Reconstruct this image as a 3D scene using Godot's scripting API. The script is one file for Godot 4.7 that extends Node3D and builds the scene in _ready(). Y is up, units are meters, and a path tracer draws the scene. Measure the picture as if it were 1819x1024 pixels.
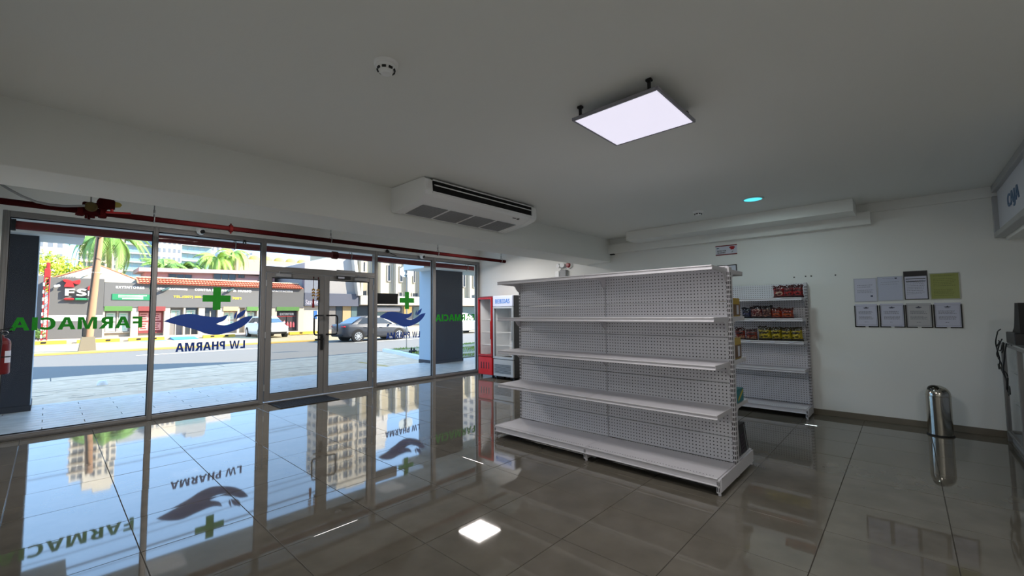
extends Node3D
# A cleared-out pharmacy: glazed shopfront on the street (-z), white side wall (+x), shelving, fridges.

const W := 7.17        # side wall
const SF := -7.67      # inner face of the shopfront
const CEIL := 2.79
const XL := -0.46      # left wall
const ZB := 3.0        # back wall
var rng := RandomNumberGenerator.new()
var used := {}
var M := {}


class MB:
	var st := SurfaceTool.new()
	var o := Vector3.ZERO
	func _init(origin := Vector3.ZERO):
		o = origin
		st.begin(Mesh.PRIMITIVE_TRIANGLES)
		st.set_smooth_group(-1)
		st.set_uv(Vector2.ZERO)
		st.set_color(Color.WHITE)
	func tri(a: Vector3, b: Vector3, c: Vector3):
		st.add_vertex(a - o); st.add_vertex(c - o); st.add_vertex(b - o)
	func quad(a: Vector3, b: Vector3, c: Vector3, d: Vector3):
		tri(a, b, c); tri(a, c, d)
	func quad_out(a: Vector3, b: Vector3, c: Vector3, d: Vector3, out: Vector3):
		if (b - a).cross(c - a).dot(out) + (c - a).cross(d - a).dot(out) >= 0.0: quad(a, b, c, d)
		else: quad(d, c, b, a)
	func tri_out(a: Vector3, b: Vector3, c: Vector3, out: Vector3):
		if (b - a).cross(c - a).dot(out) >= 0.0: tri(a, b, c)
		else: tri(a, c, b)
	func uvquad(a: Vector3, b: Vector3, c: Vector3, d: Vector3):
		# a lower left, b lower right, c upper right, d upper left seen from the front
		for e in [[a, Vector2(0, 1)], [c, Vector2(1, 0)], [b, Vector2(1, 1)], [a, Vector2(0, 1)], [d, Vector2(0, 0)], [c, Vector2(1, 0)]]:
			st.set_uv(e[1]); st.add_vertex(e[0] - o)
		st.set_uv(Vector2.ZERO)
	func box(c: Vector3, s: Vector3, ch := 0.0, b := Basis.IDENTITY):
		var h := s * 0.5
		var k := minf(ch, minf(h.x, minf(h.y, h.z)) * 0.9)
		if k <= 0.0:
			for ax in 3:
				for sg in [-1.0, 1.0]:
					var n := Vector3.ZERO; n[ax] = sg
					var p: Array[Vector3] = []
					for q in [[-1, -1], [1, -1], [1, 1], [-1, 1]]:
						var v := Vector3.ZERO
						v[ax] = sg * h[ax]; v[(ax + 1) % 3] = q[0] * h[(ax + 1) % 3]; v[(ax + 2) % 3] = q[1] * h[(ax + 2) % 3]
						p.append(c + b * v)
					quad_out(p[0], p[1], p[2], p[3], b * n)
			return
		var cv := func(s3: Vector3, ax: int) -> Vector3:
			var v := Vector3(s3.x * (h.x - k), s3.y * (h.y - k), s3.z * (h.z - k))
			v[ax] = s3[ax] * h[ax]
			return c + b * v
		for ax in 3:
			var u := (ax + 1) % 3
			var w := (ax + 2) % 3
			for sg in [-1.0, 1.0]:
				var n := Vector3.ZERO; n[ax] = sg
				var p: Array[Vector3] = []
				for q in [[-1, -1], [1, -1], [1, 1], [-1, 1]]:
					var v := Vector3.ZERO
					v[ax] = sg; v[u] = q[0]; v[w] = q[1]
					p.append(cv.call(v, ax))
				quad_out(p[0], p[1], p[2], p[3], b * n)
			for su in [-1.0, 1.0]:
				for sw in [-1.0, 1.0]:
					var v1 := Vector3.ZERO; v1[ax] = -1; v1[u] = su; v1[w] = sw
					var v2 := v1; v2[ax] = 1
					var n2 := Vector3.ZERO; n2[u] = su; n2[w] = sw
					quad_out(cv.call(v1, u), cv.call(v2, u), cv.call(v2, w), cv.call(v1, w), b * n2)
		for x in [-1.0, 1.0]:
			for y in [-1.0, 1.0]:
				for z in [-1.0, 1.0]:
					var v3 := Vector3(x, y, z)
					tri_out(cv.call(v3, 0), cv.call(v3, 1), cv.call(v3, 2), b * v3)
	func span(a: Vector3, b: Vector3, ch := 0.0):
		box((a + b) * 0.5, (b - a).abs(), ch)
	static func frame(d: Vector3) -> Basis:
		var y := d.normalized()
		var x := y.cross(Vector3.UP if absf(y.y) < 0.95 else Vector3.RIGHT).normalized()
		return Basis(x, y, x.cross(y))
	func cyl(p0: Vector3, p1: Vector3, r0: float, r1 := -1.0, n := 12, caps := true):
		if r1 < 0.0: r1 = r0
		var f := frame(p1 - p0)
		var up := (p1 - p0).normalized()
		for i in n:
			var a0 := TAU * i / n
			var a1 := TAU * (i + 1) / n
			var d0 := f.x * cos(a0) + f.z * sin(a0)
			var d1 := f.x * cos(a1) + f.z * sin(a1)
			st.set_smooth_group(1)
			quad_out(p0 + d0 * r0, p0 + d1 * r0, p1 + d1 * r1, p1 + d0 * r1, d0 + d1)
			st.set_smooth_group(-1)
			if caps:
				tri_out(p0, p0 + d0 * r0, p0 + d1 * r0, -up)
				tri_out(p1, p1 + d0 * r1, p1 + d1 * r1, up)
	func tube(pts: Array, r: float, n := 8, r_end := -1.0):
		var rings := []
		for i in pts.size():
			var d: Vector3 = (pts[mini(i + 1, pts.size() - 1)] - pts[maxi(i - 1, 0)]).normalized()
			var f := frame(d)
			var rr := r if r_end < 0.0 else lerpf(r, r_end, float(i) / (pts.size() - 1))
			var ring := []
			for k in n:
				var a := TAU * k / n
				ring.append(pts[i] + (f.x * cos(a) + f.z * sin(a)) * rr)
			rings.append(ring)
		st.set_smooth_group(2)
		for i in pts.size() - 1:
			for k in n:
				var k1 := (k + 1) % n
				quad_out(rings[i][k], rings[i][k1], rings[i + 1][k1], rings[i + 1][k], (rings[i][k] + rings[i][k1]) * 0.5 - pts[i])
		st.set_smooth_group(-1)
		for e in [0, pts.size() - 1]:
			for k in n: tri_out(pts[e], rings[e][k], rings[e][(k + 1) % n], pts[e] - pts[1 if e == 0 else e - 1])
	func lathe(c: Vector3, prof: Array, n := 24, soft := false, b := Basis.IDENTITY):
		# prof: [radius, height] from bottom to top (outside seen on the way up)
		for s in prof.size() - 1:
			st.set_smooth_group(3 if soft else 3 + s)
			var q0: Vector2 = Vector2(prof[s][0], prof[s][1])
			var q1: Vector2 = Vector2(prof[s + 1][0], prof[s + 1][1])
			for i in n:
				var a0 := TAU * i / n
				var a1 := TAU * (i + 1) / n
				var e0 := Vector3(cos(a0), 0, sin(a0))
				var e1 := Vector3(cos(a1), 0, sin(a1))
				var p := c + b * (e0 * q0.x + Vector3.UP * q0.y)
				var q := c + b * (e1 * q0.x + Vector3.UP * q0.y)
				var r := c + b * (e1 * q1.x + Vector3.UP * q1.y)
				var t := c + b * (e0 * q1.x + Vector3.UP * q1.y)
				if q0.x < 1e-6: tri(p, t, r)
				elif q1.x < 1e-6: tri(p, t, q)
				else: quad(p, t, r, q)
		st.set_smooth_group(-1)
	func prism(poly: PackedVector2Array, depth: float, t := Transform3D.IDENTITY, soft := false):
		# polygon in the local xy plane, extruded from z = 0 to z = depth
		var pts := poly
		if Geometry2D.is_polygon_clockwise(pts): pts.reverse()   # (screen sense: this keeps the outline counter-clockwise with y up or down alike)
		var area := 0.0
		for i in pts.size():
			var a := pts[i]; var b := pts[(i + 1) % pts.size()]
			area += a.x * b.y - b.x * a.y
		if area < 0.0: pts.reverse()
		var idx := Geometry2D.triangulate_polygon(pts)
		var nz := t.basis.z
		for k in range(0, idx.size(), 3):
			var tri3: Array[Vector3] = []
			for m in 3: tri3.append(Vector3(pts[idx[k + m]].x, pts[idx[k + m]].y, 0))
			tri_out(t * tri3[0], t * tri3[1], t * tri3[2], -nz)
			var dz := Vector3(0, 0, depth)
			tri_out(t * (tri3[0] + dz), t * (tri3[1] + dz), t * (tri3[2] + dz), nz)
		if soft: st.set_smooth_group(40)
		for i in pts.size():
			var a2 := pts[i]; var b2 := pts[(i + 1) % pts.size()]
			var out := t.basis * Vector3(b2.y - a2.y, a2.x - b2.x, 0)
			quad_out(t * Vector3(a2.x, a2.y, 0), t * Vector3(b2.x, b2.y, 0), t * Vector3(b2.x, b2.y, depth), t * Vector3(a2.x, a2.y, depth), out)
		st.set_smooth_group(-1)
	func ball(c: Vector3, r: Vector3, n := 12, m := 8, b := Basis.IDENTITY):
		st.set_smooth_group(5)
		for j in m:
			var t0 := PI * j / m - PI / 2
			var t1 := PI * (j + 1) / m - PI / 2
			for i in n:
				var p: Array[Vector3] = []
				var a0 := TAU * i / n
				var a1 := TAU * (i + 1) / n
				for e in [[a0, t0], [a1, t0], [a1, t1], [a0, t1]]:
					p.append(c + b * (Vector3(cos(e[0]) * cos(e[1]), sin(e[1]), sin(e[0]) * cos(e[1])) * r))
				var out := p[0] + p[1] + p[2] + p[3] - 4.0 * c
				if j == 0: tri_out(p[0], p[2], p[3], out)
				elif j == m - 1: tri_out(p[0], p[1], p[2], out)
				else: quad_out(p[0], p[1], p[2], p[3], out)
		st.set_smooth_group(-1)
	func mesh() -> ArrayMesh:
		st.generate_normals()
		return st.commit()


func numbered(called: String, key = 0) -> String:
	var k := str(key) + "/" + called
	used[k] = used.get(k, -1) + 1
	return called if used[k] == 0 else "%s_%03d" % [called, used[k]]


func put(mesh: Mesh, called: String, m: Material, parent: Node = null) -> MeshInstance3D:
	var o := MeshInstance3D.new()
	var p: Node = parent if parent else self
	o.name = numbered(called, 0 if p == self else p.get_instance_id())
	o.mesh = mesh
	o.material_override = null
	for s in mesh.get_surface_count():
		o.set_surface_override_material(s, m)
	p.add_child(o, true)
	return o


func part(b: MB, called: String, m: Material, parent: Node = null) -> MeshInstance3D:
	return put(b.mesh(), called, m, parent)


func tag(o: Node, label := "", category := "", group := "", kind := ""):
	if label: o.set_meta("label", label)
	if category: o.set_meta("category", category)
	if group: o.set_meta("group", group)
	if kind: o.set_meta("kind", kind)
	return o


func thing(called: String, label: String, category: String, at := Vector3.ZERO, group := "", turn := 0.0) -> Node3D:
	var o := Node3D.new()
	o.name = numbered(called)
	add_child(o)
	o.position = at
	o.rotation.y = turn
	tag(o, label, category, group)
	return o


func setting(called: String, label := "", category := "") -> Node3D:
	var o := Node3D.new()
	o.name = numbered(called)
	add_child(o)
	tag(o, label, category, "", "structure")
	return o


func solid(b: MB, called: String, m: Material, label := "", category := "") -> MeshInstance3D:
	var o := part(b, called, m)
	tag(o, label, category, "", "structure")
	return o


func copy(o: Node3D, at: Vector3, label := "", turn = null) -> Node3D:
	var base := String(o.name).trim_suffix("_000")
	if base.length() > 4 and base.substr(base.length() - 3).is_valid_int() and base[base.length() - 4] == "_": base = base.substr(0, base.length() - 4)
	var c: Node3D = o.duplicate()
	c.name = numbered(base)
	add_child(c)
	c.position = at
	if turn != null: c.rotation.y = turn
	if label: c.set_meta("label", label)
	return c


func mat(key: String, c: Color, rough := 0.6, metal := 0.0, spec := 0.5) -> StandardMaterial3D:
	if M.has(key): return M[key]
	var m := StandardMaterial3D.new()
	m.resource_name = key
	m.albedo_color = c
	m.roughness = rough
	m.metallic = metal
	m.metallic_specular = spec
	M[key] = m
	return m


func c8(r: int, g: int, b: int) -> Color:
	return Color(r / 255.0, g / 255.0, b / 255.0)


func noisy(key: String, a: Color, b: Color, freq: float, scale: float, rough := 0.6, octaves := 4, size := 256) -> StandardMaterial3D:
	# a base colour that wanders between a and b (world triplanar, so it does not repeat object by object)
	var m := mat(key, Color.WHITE, rough)
	var n := FastNoiseLite.new()
	n.seed = hash(key) % 10000
	n.frequency = freq
	n.fractal_octaves = octaves
	var t := NoiseTexture2D.new()
	t.width = size; t.height = size; t.seamless = true; t.noise = n
	var g := Gradient.new()
	g.set_color(0, a); g.set_color(1, b)
	t.color_ramp = g
	m.albedo_texture = t
	m.uv1_triplanar = true
	m.uv1_world_triplanar = true
	m.uv1_scale = Vector3.ONE * scale
	return m


func glow(key: String, c: Color, energy: float) -> StandardMaterial3D:
	var m := mat(key, c, 0.5)
	m.emission_enabled = true
	m.emission = c
	m.emission_energy_multiplier = energy
	return m


func pane_mat(key: String, c: Color, alpha: float) -> StandardMaterial3D:
	var m := mat(key, Color(c.r, c.g, c.b, alpha), 0.0)
	m.transparency = BaseMaterial3D.TRANSPARENCY_ALPHA
	return m


func lettering(text: String, h: float, depth: float, wide := 1.0, bold := true, family := "Droid Sans", fat := 0.0) -> Dictionary:
	# a TextMesh and its scale so that its capitals are h tall; x runs over "w" metres
	var f := SystemFont.new()
	f.font_names = [family]
	f.font_weight = 700 if bold else 400
	var t := TextMesh.new()
	t.text = text
	t.font = f
	if fat > 0.0:
		var fv := FontVariation.new()
		fv.base_font = f
		fv.variation_embolden = fat
		t.font = fv
	t.font_size = 64
	t.pixel_size = 0.01
	t.curve_step = 2.0
	t.horizontal_alignment = HORIZONTAL_ALIGNMENT_CENTER
	t.vertical_alignment = VERTICAL_ALIGNMENT_CENTER
	t.depth = 0.1
	var box := t.get_aabb()
	var k := h / maxf(box.size.y, 1e-4)
	return {"mesh": t, "scale": Vector3(k * wide, k, depth / 0.1), "w": box.size.x * k * wide, "mid": box.get_center() * Vector3(k * wide, k, 0)}


func write(text: String, called: String, center: Vector3, h: float, m: Material, parent: Node, width := 0.0, turn := 0.0, depth := 0.01, bold := true, family := "Droid Sans", fat := 0.0) -> MeshInstance3D:
	var d := lettering(text, h, depth, 1.0, bold, family, fat)
	var o := put(d.mesh, called, m, parent)
	var s: Vector3 = d.scale
	var mid: Vector3 = d.mid
	if width > 0.0:
		s.x *= width / d.w; mid.x *= width / d.w
	var b := Basis(Vector3.UP, turn)
	o.transform = Transform3D(b * Basis.from_scale(s), center - b * mid)
	return o


func picture(key: String, w: int, h: int, draw: Callable, rough := 0.6) -> StandardMaterial3D:
	# a printed surface: flat print only
	if M.has(key): return M[key]
	var im := Image.create(w, h, false, Image.FORMAT_RGB8)
	draw.call(im)
	im.generate_mipmaps()
	var m := mat(key, Color.WHITE, rough)
	m.albedo_texture = ImageTexture.create_from_image(im)
	return m


func disc(im: Image, cx: float, cy: float, rx: float, ry: float, c: Color):
	for y in range(maxi(0, int(cy - ry)), mini(im.get_height(), int(cy + ry) + 1)):
		for x in range(maxi(0, int(cx - rx)), mini(im.get_width(), int(cx + rx) + 1)):
			if pow((x - cx) / rx, 2) + pow((y - cy) / ry, 2) <= 1.0: im.set_pixel(x, y, c)


func _ready():
	rng.seed = 20240611
	# --- camera
	var cam := Camera3D.new()
	cam.name = "camera"
	cam.fov = 68.111
	cam.near = 0.05
	cam.far = 1000.0
	cam.position = Vector3(0, 1.413, 0)
	cam.basis = Basis(Vector3.UP, -0.827137) * Basis(Vector3.RIGHT, 0.0597523) * Basis(Vector3.BACK, -0.0097350)
	add_child(cam)
	cam.current = true
	# --- sky and exposure
	var we := WorldEnvironment.new()
	we.name = "world_environment"
	var env := Environment.new()
	var sky_m := ProceduralSkyMaterial.new()
	sky_m.sky_top_color = Color(0.61, 0.79, 1.0)
	sky_m.sky_horizon_color = Color(0.66, 0.84, 1.0)
	sky_m.sky_curve = 0.16
	sky_m.ground_bottom_color = Color(0.45, 0.45, 0.43)
	sky_m.ground_horizon_color = Color(0.6, 0.64, 0.66)
	sky_m.energy_multiplier = 1.0
	var sky := Sky.new()
	sky.sky_material = sky_m
	env.background_mode = Environment.BG_SKY
	env.sky = sky
	env.background_energy_multiplier = 1.7
	env.ambient_light_source = Environment.AMBIENT_SOURCE_SKY
	env.tonemap_mode = Environment.TONE_MAPPER_LINEAR
	env.tonemap_exposure = 1.95
	env.sdfgi_enabled = true
	env.ssao_enabled = true
	env.ssil_enabled = true
	we.environment = env
	add_child(we)
	# --- sun: behind the shop and to the right, lighting the far side of the street
	var sun := DirectionalLight3D.new()
	sun.name = "sun"
	sun.light_color = Color(1.0, 0.955, 0.87)
	sun.light_energy = 2.9
	sun.light_angular_distance = 0.53
	sun.sky_mode = DirectionalLight3D.SKY_MODE_LIGHT_ONLY
	sun.shadow_enabled = true
	add_child(sun)
	sun.look_at_from_position(Vector3(0.646, 0.568, 0.51) * 100.0, Vector3.ZERO)
	# --- the ceiling panel, an added fill lamp behind the camera, the two panels beyond the beam, the downlight
	area_lamp("panel_lamp", Vector3(2.63, 2.685, -1.285), Vector2(0.56, 0.56), Color(1.0, 0.985, 0.98), 1.2)
	area_lamp("added_rear_fill_lamp", Vector3(0.9, 2.685, 1.3), Vector2(0.56, 0.56), Color(1.0, 0.985, 0.98), 1.45)  # added fill, out of view: brightens the pegboard and side wall
	area_lamp("front_lamp", Vector3(1.46, 2.715, -6.15), Vector2(0.56, 0.56), Color(1.0, 0.97, 0.95), 2.2)
	area_lamp("front_lamp", Vector3(5.70, 2.715, -6.15), Vector2(0.56, 0.56), Color(1.0, 0.97, 0.95), 2.2)
	area_lamp("downlight_lamp", Vector3(5.8, 2.76, -1.31), Vector2(0.18, 0.18), Color(0.88, 0.98, 1.0), 0.4)
	materials()
	shell()
	shopfront()
	pipework()
	ceiling_things()
	wall_things()
	make_gondolas()
	goods()
	fridges()
	till()
	floor_things()
	street()
	shops()
	white_building()
	vehicles()
	greenery()
	towers()
	cables()


func area_lamp(called: String, at: Vector3, size: Vector2, c: Color, energy: float):
	var a := AreaLight3D.new()
	a.name = numbered(called)
	a.area_size = size
	a.light_color = c
	a.light_energy = energy
	a.area_range = 20.0
	a.area_attenuation = 2.0
	a.shadow_enabled = true
	add_child(a)
	a.position = at
	a.rotation.x = -PI / 2


func materials():
	mat("paint", c8(242, 243, 239), 0.75)
	mat("ceiling_paint", c8(240, 242, 238), 0.85)
	noisy("tile", c8(104, 99, 89), c8(120, 114, 103), 0.012, 0.9, 0.035, 4)
	M.tile.metallic_specular = 1.0
	M.tile.metallic = 0.12
	mat("grout", c8(70, 66, 60), 0.9)
	mat("skirting", c8(120, 112, 98), 0.25)
	mat("aluminium", c8(134, 132, 130), 0.45, 0.25)
	mat("aluminium_light", c8(178, 180, 182), 0.4, 0.4)
	mat("rubber", c8(22, 22, 23), 0.8)
	mat("black", c8(14, 14, 15), 0.45)
	mat("black_metal", c8(26, 26, 28), 0.35, 0.3)
	mat("chrome", c8(200, 200, 204), 0.18, 1.0)
	mat("steel", c8(190, 186, 176), 0.14, 1.0)
	mat("zinc", c8(150, 150, 150), 0.45, 0.8)
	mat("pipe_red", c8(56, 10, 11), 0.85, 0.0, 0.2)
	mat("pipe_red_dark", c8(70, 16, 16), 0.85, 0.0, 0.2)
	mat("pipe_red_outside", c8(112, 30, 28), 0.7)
	mat("brass", c8(84, 70, 30), 0.5, 0.4)
	mat("white_plastic", c8(248, 250, 250), 0.4)
	mat("grey_plastic", c8(150, 152, 154), 0.5)
	mat("shelf_paint", c8(214, 212, 216), 0.38)
	mat("vinyl_green", c8(4, 92, 8), 0.6)
	mat("vinyl_blue", c8(4, 62, 140), 0.6)
	M.vinyl_green.backlight_enabled = true; M.vinyl_green.backlight = Color(0.0, 0.9, 0.01)
	M.vinyl_blue.backlight_enabled = true; M.vinyl_blue.backlight = Color(0.0, 0.32, 0.62)
	pane_mat("glass", c8(120, 128, 128), 0.025).metallic_specular = 0.15
	pane_mat("door_glass", c8(46, 54, 62), 0.20).metallic_specular = 0.15
	pane_mat("clear_sheet", Color(0.80, 0.88, 0.92), 0.10)
	mat("signal_red", c8(158, 24, 26), 0.4)
	mat("paper", c8(214, 216, 228), 0.7)
	# pegboard: painted sheet with 30 mm hole pitch
	var im := Image.create(32, 32, false, Image.FORMAT_RGB8)
	im.fill(c8(220, 220, 224))
	disc(im, 15.5, 15.5, 5.6, 5.6, c8(44, 44, 48))
	im.generate_mipmaps()
	var peg := mat("pegboard", Color.WHITE, 0.45)
	peg.albedo_texture = ImageTexture.create_from_image(im)
	peg.uv1_triplanar = true
	peg.uv1_scale = Vector3.ONE / 0.03
	peg.uv1_triplanar_sharpness = 8.0


func shell():
	# floor: tiles 600 mm, set in recessed joints
	var fl := setting("floor")
	var slab := MB.new()
	slab.span(Vector3(XL - 0.1, -0.12, SF - 0.02), Vector3(W + 0.1, -0.004, ZB + 0.1))
	part(slab, "screed", M.grout, fl)
	var tile := MB.new()
	tile.box(Vector3(0, -0.006, 0), Vector3(0.5965, 0.012, 0.5965), 0.0015)
	var tm := tile.mesh()
	for i in range(-1, 13):
		for k in range(-6, 13):
			var x0 := 3.432 + 0.6 * (i - 6)
			var z0 := 0.15 - 0.6 * (k + 1)
			var a := Vector2(maxf(x0, XL), maxf(z0, SF))
			var b := Vector2(minf(x0 + 0.6, W), minf(z0 + 0.6, ZB))
			if b.x - a.x < 0.02 or b.y - a.y < 0.02: continue
			var mm := tm
			if b.x - a.x < 0.599 or b.y - a.y < 0.599:
				var cut := MB.new()
				cut.box(Vector3(0, -0.006, 0), Vector3(b.x - a.x - 0.0035, 0.012, b.y - a.y - 0.0035), 0.0015)
				mm = cut.mesh()
			var t := put(mm, "floor_tile", M.tile, fl)
			t.position = Vector3((a.x + b.x) / 2, 0, (a.y + b.y) / 2)
			t.rotation = Vector3(rng.randfn(0, 0.0009), 0, rng.randfn(0, 0.0009))
	# ceilings: main slab, and the slightly higher one between beam and shopfront
	var ce := MB.new()
	ce.span(Vector3(XL - 0.1, CEIL, -4.4), Vector3(W + 0.1, CEIL + 0.5, ZB + 0.1))
	solid(ce, "ceiling", M.ceiling_paint)
	var ce2 := MB.new()
	ce2.span(Vector3(XL - 0.1, 3.05, SF - 0.2), Vector3(W + 0.1, 3.3, -4.4))
	solid(ce2, "ceiling", M.ceiling_paint)
	var bm := MB.new()
	bm.span(Vector3(XL, 2.36, -4.66), Vector3(W, 3.05, -4.05), 0.004)
	solid(bm, "trim_1", M.ceiling_paint)
	# stepped plaster boxing along the side wall
	var s1 := MB.new()
	s1.span(Vector3(6.66, 2.635, -3.46), Vector3(W, CEIL, -0.41), 0.003)
	solid(s1, "trim_2", M.paint)
	var s2 := MB.new()
	s2.span(Vector3(7.07, 2.512, -4.05), Vector3(W, 2.68, -0.27), 0.003)
	solid(s2, "trim_3", M.paint)
	var s3 := MB.new()
	s3.span(Vector3(7.145, 2.672, -4.05), Vector3(W, CEIL, ZB))
	solid(s3, "trim_4", M.paint)
	# walls
	var wr := MB.new()
	wr.span(Vector3(W, -0.1, SF - 0.2), Vector3(W + 0.2, 3.2, ZB + 0.2))
	solid(wr, "wall_right", M.paint)
	var wl := MB.new()
	wl.span(Vector3(XL - 0.2, -0.1, SF - 0.2), Vector3(XL, 3.2, ZB + 0.2))
	solid(wl, "wall_left", M.paint)
	var wb := MB.new()
	wb.span(Vector3(XL - 0.2, -0.1, ZB), Vector3(W + 0.2, 3.2, ZB + 0.2))
	solid(wb, "wall_back", M.paint)
	var bb := MB.new()
	bb.span(Vector3(W - 0.012, 0, -6.0), Vector3(W, 0.075, ZB), 0.002)
	solid(bb, "baseboard_right", M.skirting)
	var bl := MB.new()
	bl.span(Vector3(XL, 0, SF + 0.1), Vector3(XL + 0.012, 0.075, ZB), 0.002)
	solid(bl, "baseboard_left", M.skirting)


func bar(x0: float, x1: float, y0: float, y1: float, called: String, parent: Node, m: Material, zd := 0.10, groove := true):
	var b := MB.new()
	b.span(Vector3(x0, y0, SF - zd), Vector3(x1, y1, SF), 0.004)
	if groove:   # a raised glazing bead down the middle of the section
		if x1 - x0 < y1 - y0: b.span(Vector3(lerpf(x0, x1, 0.3), y0, SF - 0.002), Vector3(lerpf(x0, x1, 0.7), y1, SF + 0.008), 0.002)
		else: b.span(Vector3(x0, lerpf(y0, y1, 0.3), SF - 0.002), Vector3(x1, lerpf(y0, y1, 0.7), SF + 0.008), 0.002)
	return part(b, called, m, parent)


func shopfront():
	var wf := setting("wall_front")
	var head := MB.new()
	head.span(Vector3(XL - 0.2, 2.68, SF - 0.2), Vector3(W + 0.2, 3.3, SF))
	part(head, "head_wall", M.paint, wf)
	var mull := [[-0.40, -0.345], [0.958, 1.012], [2.325, 2.395], [4.335, 4.405], [5.755, 5.835], [7.09, 7.17]]
	var jamb := MB.new()
	jamb.span(Vector3(XL - 0.2, -0.1, SF - 0.2), Vector3(-0.40, 2.68, SF))
	part(jamb, "jamb_wall", M.paint, wf)
	for m in mull:
		bar(m[0], m[1], 0.0, 2.68, "mullion", wf, M.aluminium)
	for i in 5:
		var x0: float = mull[i][1]
		var x1: float = mull[i + 1][0]
		bar(x0, x1, 2.61, 2.68, "head_rail", wf, M.aluminium)
		if i != 2:
			bar(x0, x1, 0.0, 0.065, "sill_rail", wf, M.aluminium)
	for i in [0, 1, 3, 4]:
		var w := setting("window_%d" % [1, 2, 0, 3, 4][i])
		var x0: float = mull[i][1]
		var x1: float = mull[i + 1][0]
		var p := MB.new()
		p.span(Vector3(x0 - 0.01, 0.055, SF - 0.054), Vector3(x1 + 0.01, 2.62, SF - 0.046))
		part(p, "pane", M.glass, w)
		var g := MB.new()   # black gasket round the pane
		for e in [[x0, x0 + 0.008, 0.065, 2.61], [x1 - 0.008, x1, 0.065, 2.61], [x0, x1, 0.065, 0.075], [x0, x1, 2.60, 2.61]]:
			g.span(Vector3(e[0], e[2], SF - 0.060), Vector3(e[1], e[3], SF - 0.036))
		part(g, "gasket", M.rubber, w)
	# double door with a transom light above
	var d := setting("door_1")
	bar(2.395, 4.335, 2.135, 2.235, "transom_rail", d, M.aluminium)
	var tp := MB.new()
	tp.span(Vector3(2.39, 2.23, SF - 0.054), Vector3(4.34, 2.62, SF - 0.046))
	part(tp, "pane", M.glass, d)
	var th := MB.new()
	th.span(Vector3(2.395, 0.0, SF - 0.09), Vector3(4.335, 0.012, SF + 0.01), 0.003)
	part(th, "threshold", M.aluminium_light, d)
	for lf in [[2.41, 3.362], [3.368, 4.32]]:
		var leaf := Node3D.new()
		leaf.name = "door_leaf" if lf[0] < 3 else "door_leaf_001"
		d.add_child(leaf)
		var st := 0.085
		var f := MB.new()
		f.span(Vector3(lf[0], 0.02, SF - 0.07), Vector3(lf[0] + st, 2.13, SF - 0.02), 0.006)
		f.span(Vector3(lf[1] - st, 0.02, SF - 0.07), Vector3(lf[1], 2.13, SF - 0.02), 0.006)
		f.span(Vector3(lf[0] + st, 2.05, SF - 0.07), Vector3(lf[1] - st, 2.13, SF - 0.02), 0.006)
		f.span(Vector3(lf[0] + st, 0.02, SF - 0.07), Vector3(lf[1] - st, 0.135, SF - 0.02), 0.006)
		part(f, "stile_frame", M.aluminium, leaf)
		var gp := MB.new()
		gp.span(Vector3(lf[0] + st - 0.01, 0.125, SF - 0.049), Vector3(lf[1] - st + 0.01, 2.06, SF - 0.041))
		part(gp, "pane", M.door_glass, leaf)
		var g := MB.new()
		for e in [[lf[0] + st, lf[0] + st + 0.008, 0.135, 2.05], [lf[1] - st - 0.008, lf[1] - st, 0.135, 2.05], [lf[0] + st, lf[1] - st, 0.135, 0.145], [lf[0] + st, lf[1] - st, 2.04, 2.05]]:
			g.span(Vector3(e[0], e[2], SF - 0.056), Vector3(e[1], e[3], SF - 0.034))
		part(g, "gasket", M.rubber, leaf)
		# D-shaped pull on the meeting stile, standing out into the shop
		var hx: float = lf[1] - 0.045 if lf[0] < 3 else lf[0] + 0.045
		var dx := -0.16 if lf[0] < 3 else 0.16
		var hd := MB.new()
		var pts := []
		for q in [[0.0, 1.07, -0.02], [0.0, 1.07, 0.03], [0.25, 1.07, 0.055], [0.8, 1.07, 0.06], [0.95, 1.085, 0.06], [1.0, 1.12, 0.06], [1.0, 1.36, 0.06], [0.95, 1.395, 0.06], [0.8, 1.41, 0.06], [0.25, 1.41, 0.055], [0.0, 1.41, 0.03], [0.0, 1.41, -0.02]]:
			pts.append(Vector3(hx + dx * q[0], q[1], SF + q[2]))
		hd.tube(pts, 0.014, 10)
		part(hd, "handle", M.black_metal, leaf)
		# hinges
		var hg := MB.new()
		for y in [0.25, 1.1, 1.95]:
			var ex: float = lf[0] - 0.004 if lf[0] < 3 else lf[1] + 0.004
			hg.cyl(Vector3(ex, y - 0.05, SF - 0.012), Vector3(ex, y + 0.05, SF - 0.012), 0.009)
		part(hg, "hinge", M.aluminium_light, leaf)
		# closer box and arm at the head
		var cx: float = lf[0] + 0.25 if lf[0] < 3 else lf[1] - 0.28
		var cl := MB.new()
		cl.span(Vector3(cx - 0.12, 2.062, SF - 0.022), Vector3(cx + 0.12, 2.118, SF + 0.035), 0.008)
		cl.box(Vector3(cx + 0.02, 2.15, SF + 0.06), Vector3(0.22, 0.012, 0.02), 0.003, Basis(Vector3.UP, 0.35))
		cl.cyl(Vector3(cx - 0.07, 2.118, SF + 0.02), Vector3(cx - 0.07, 2.156, SF + 0.05), 0.01)
		part(cl, "closer", M.grey_plastic, leaf)
		if lf[0] < 3:
			var lk := MB.new()
			lk.span(Vector3(3.30, 0.80, SF - 0.022), Vector3(3.348, 1.06, SF + 0.006), 0.006)
			lk.cyl(Vector3(3.324, 0.99, SF), Vector3(3.324, 0.99, SF + 0.055), 0.012)
			lk.box(Vector3(3.255, 0.99, SF + 0.055), Vector3(0.16, 0.024, 0.014), 0.005)
			lk.cyl(Vector3(3.324, 0.87, SF), Vector3(3.324, 0.87, SF + 0.012), 0.012)
			part(lk, "lock_lever", M.black, leaf)
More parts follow.
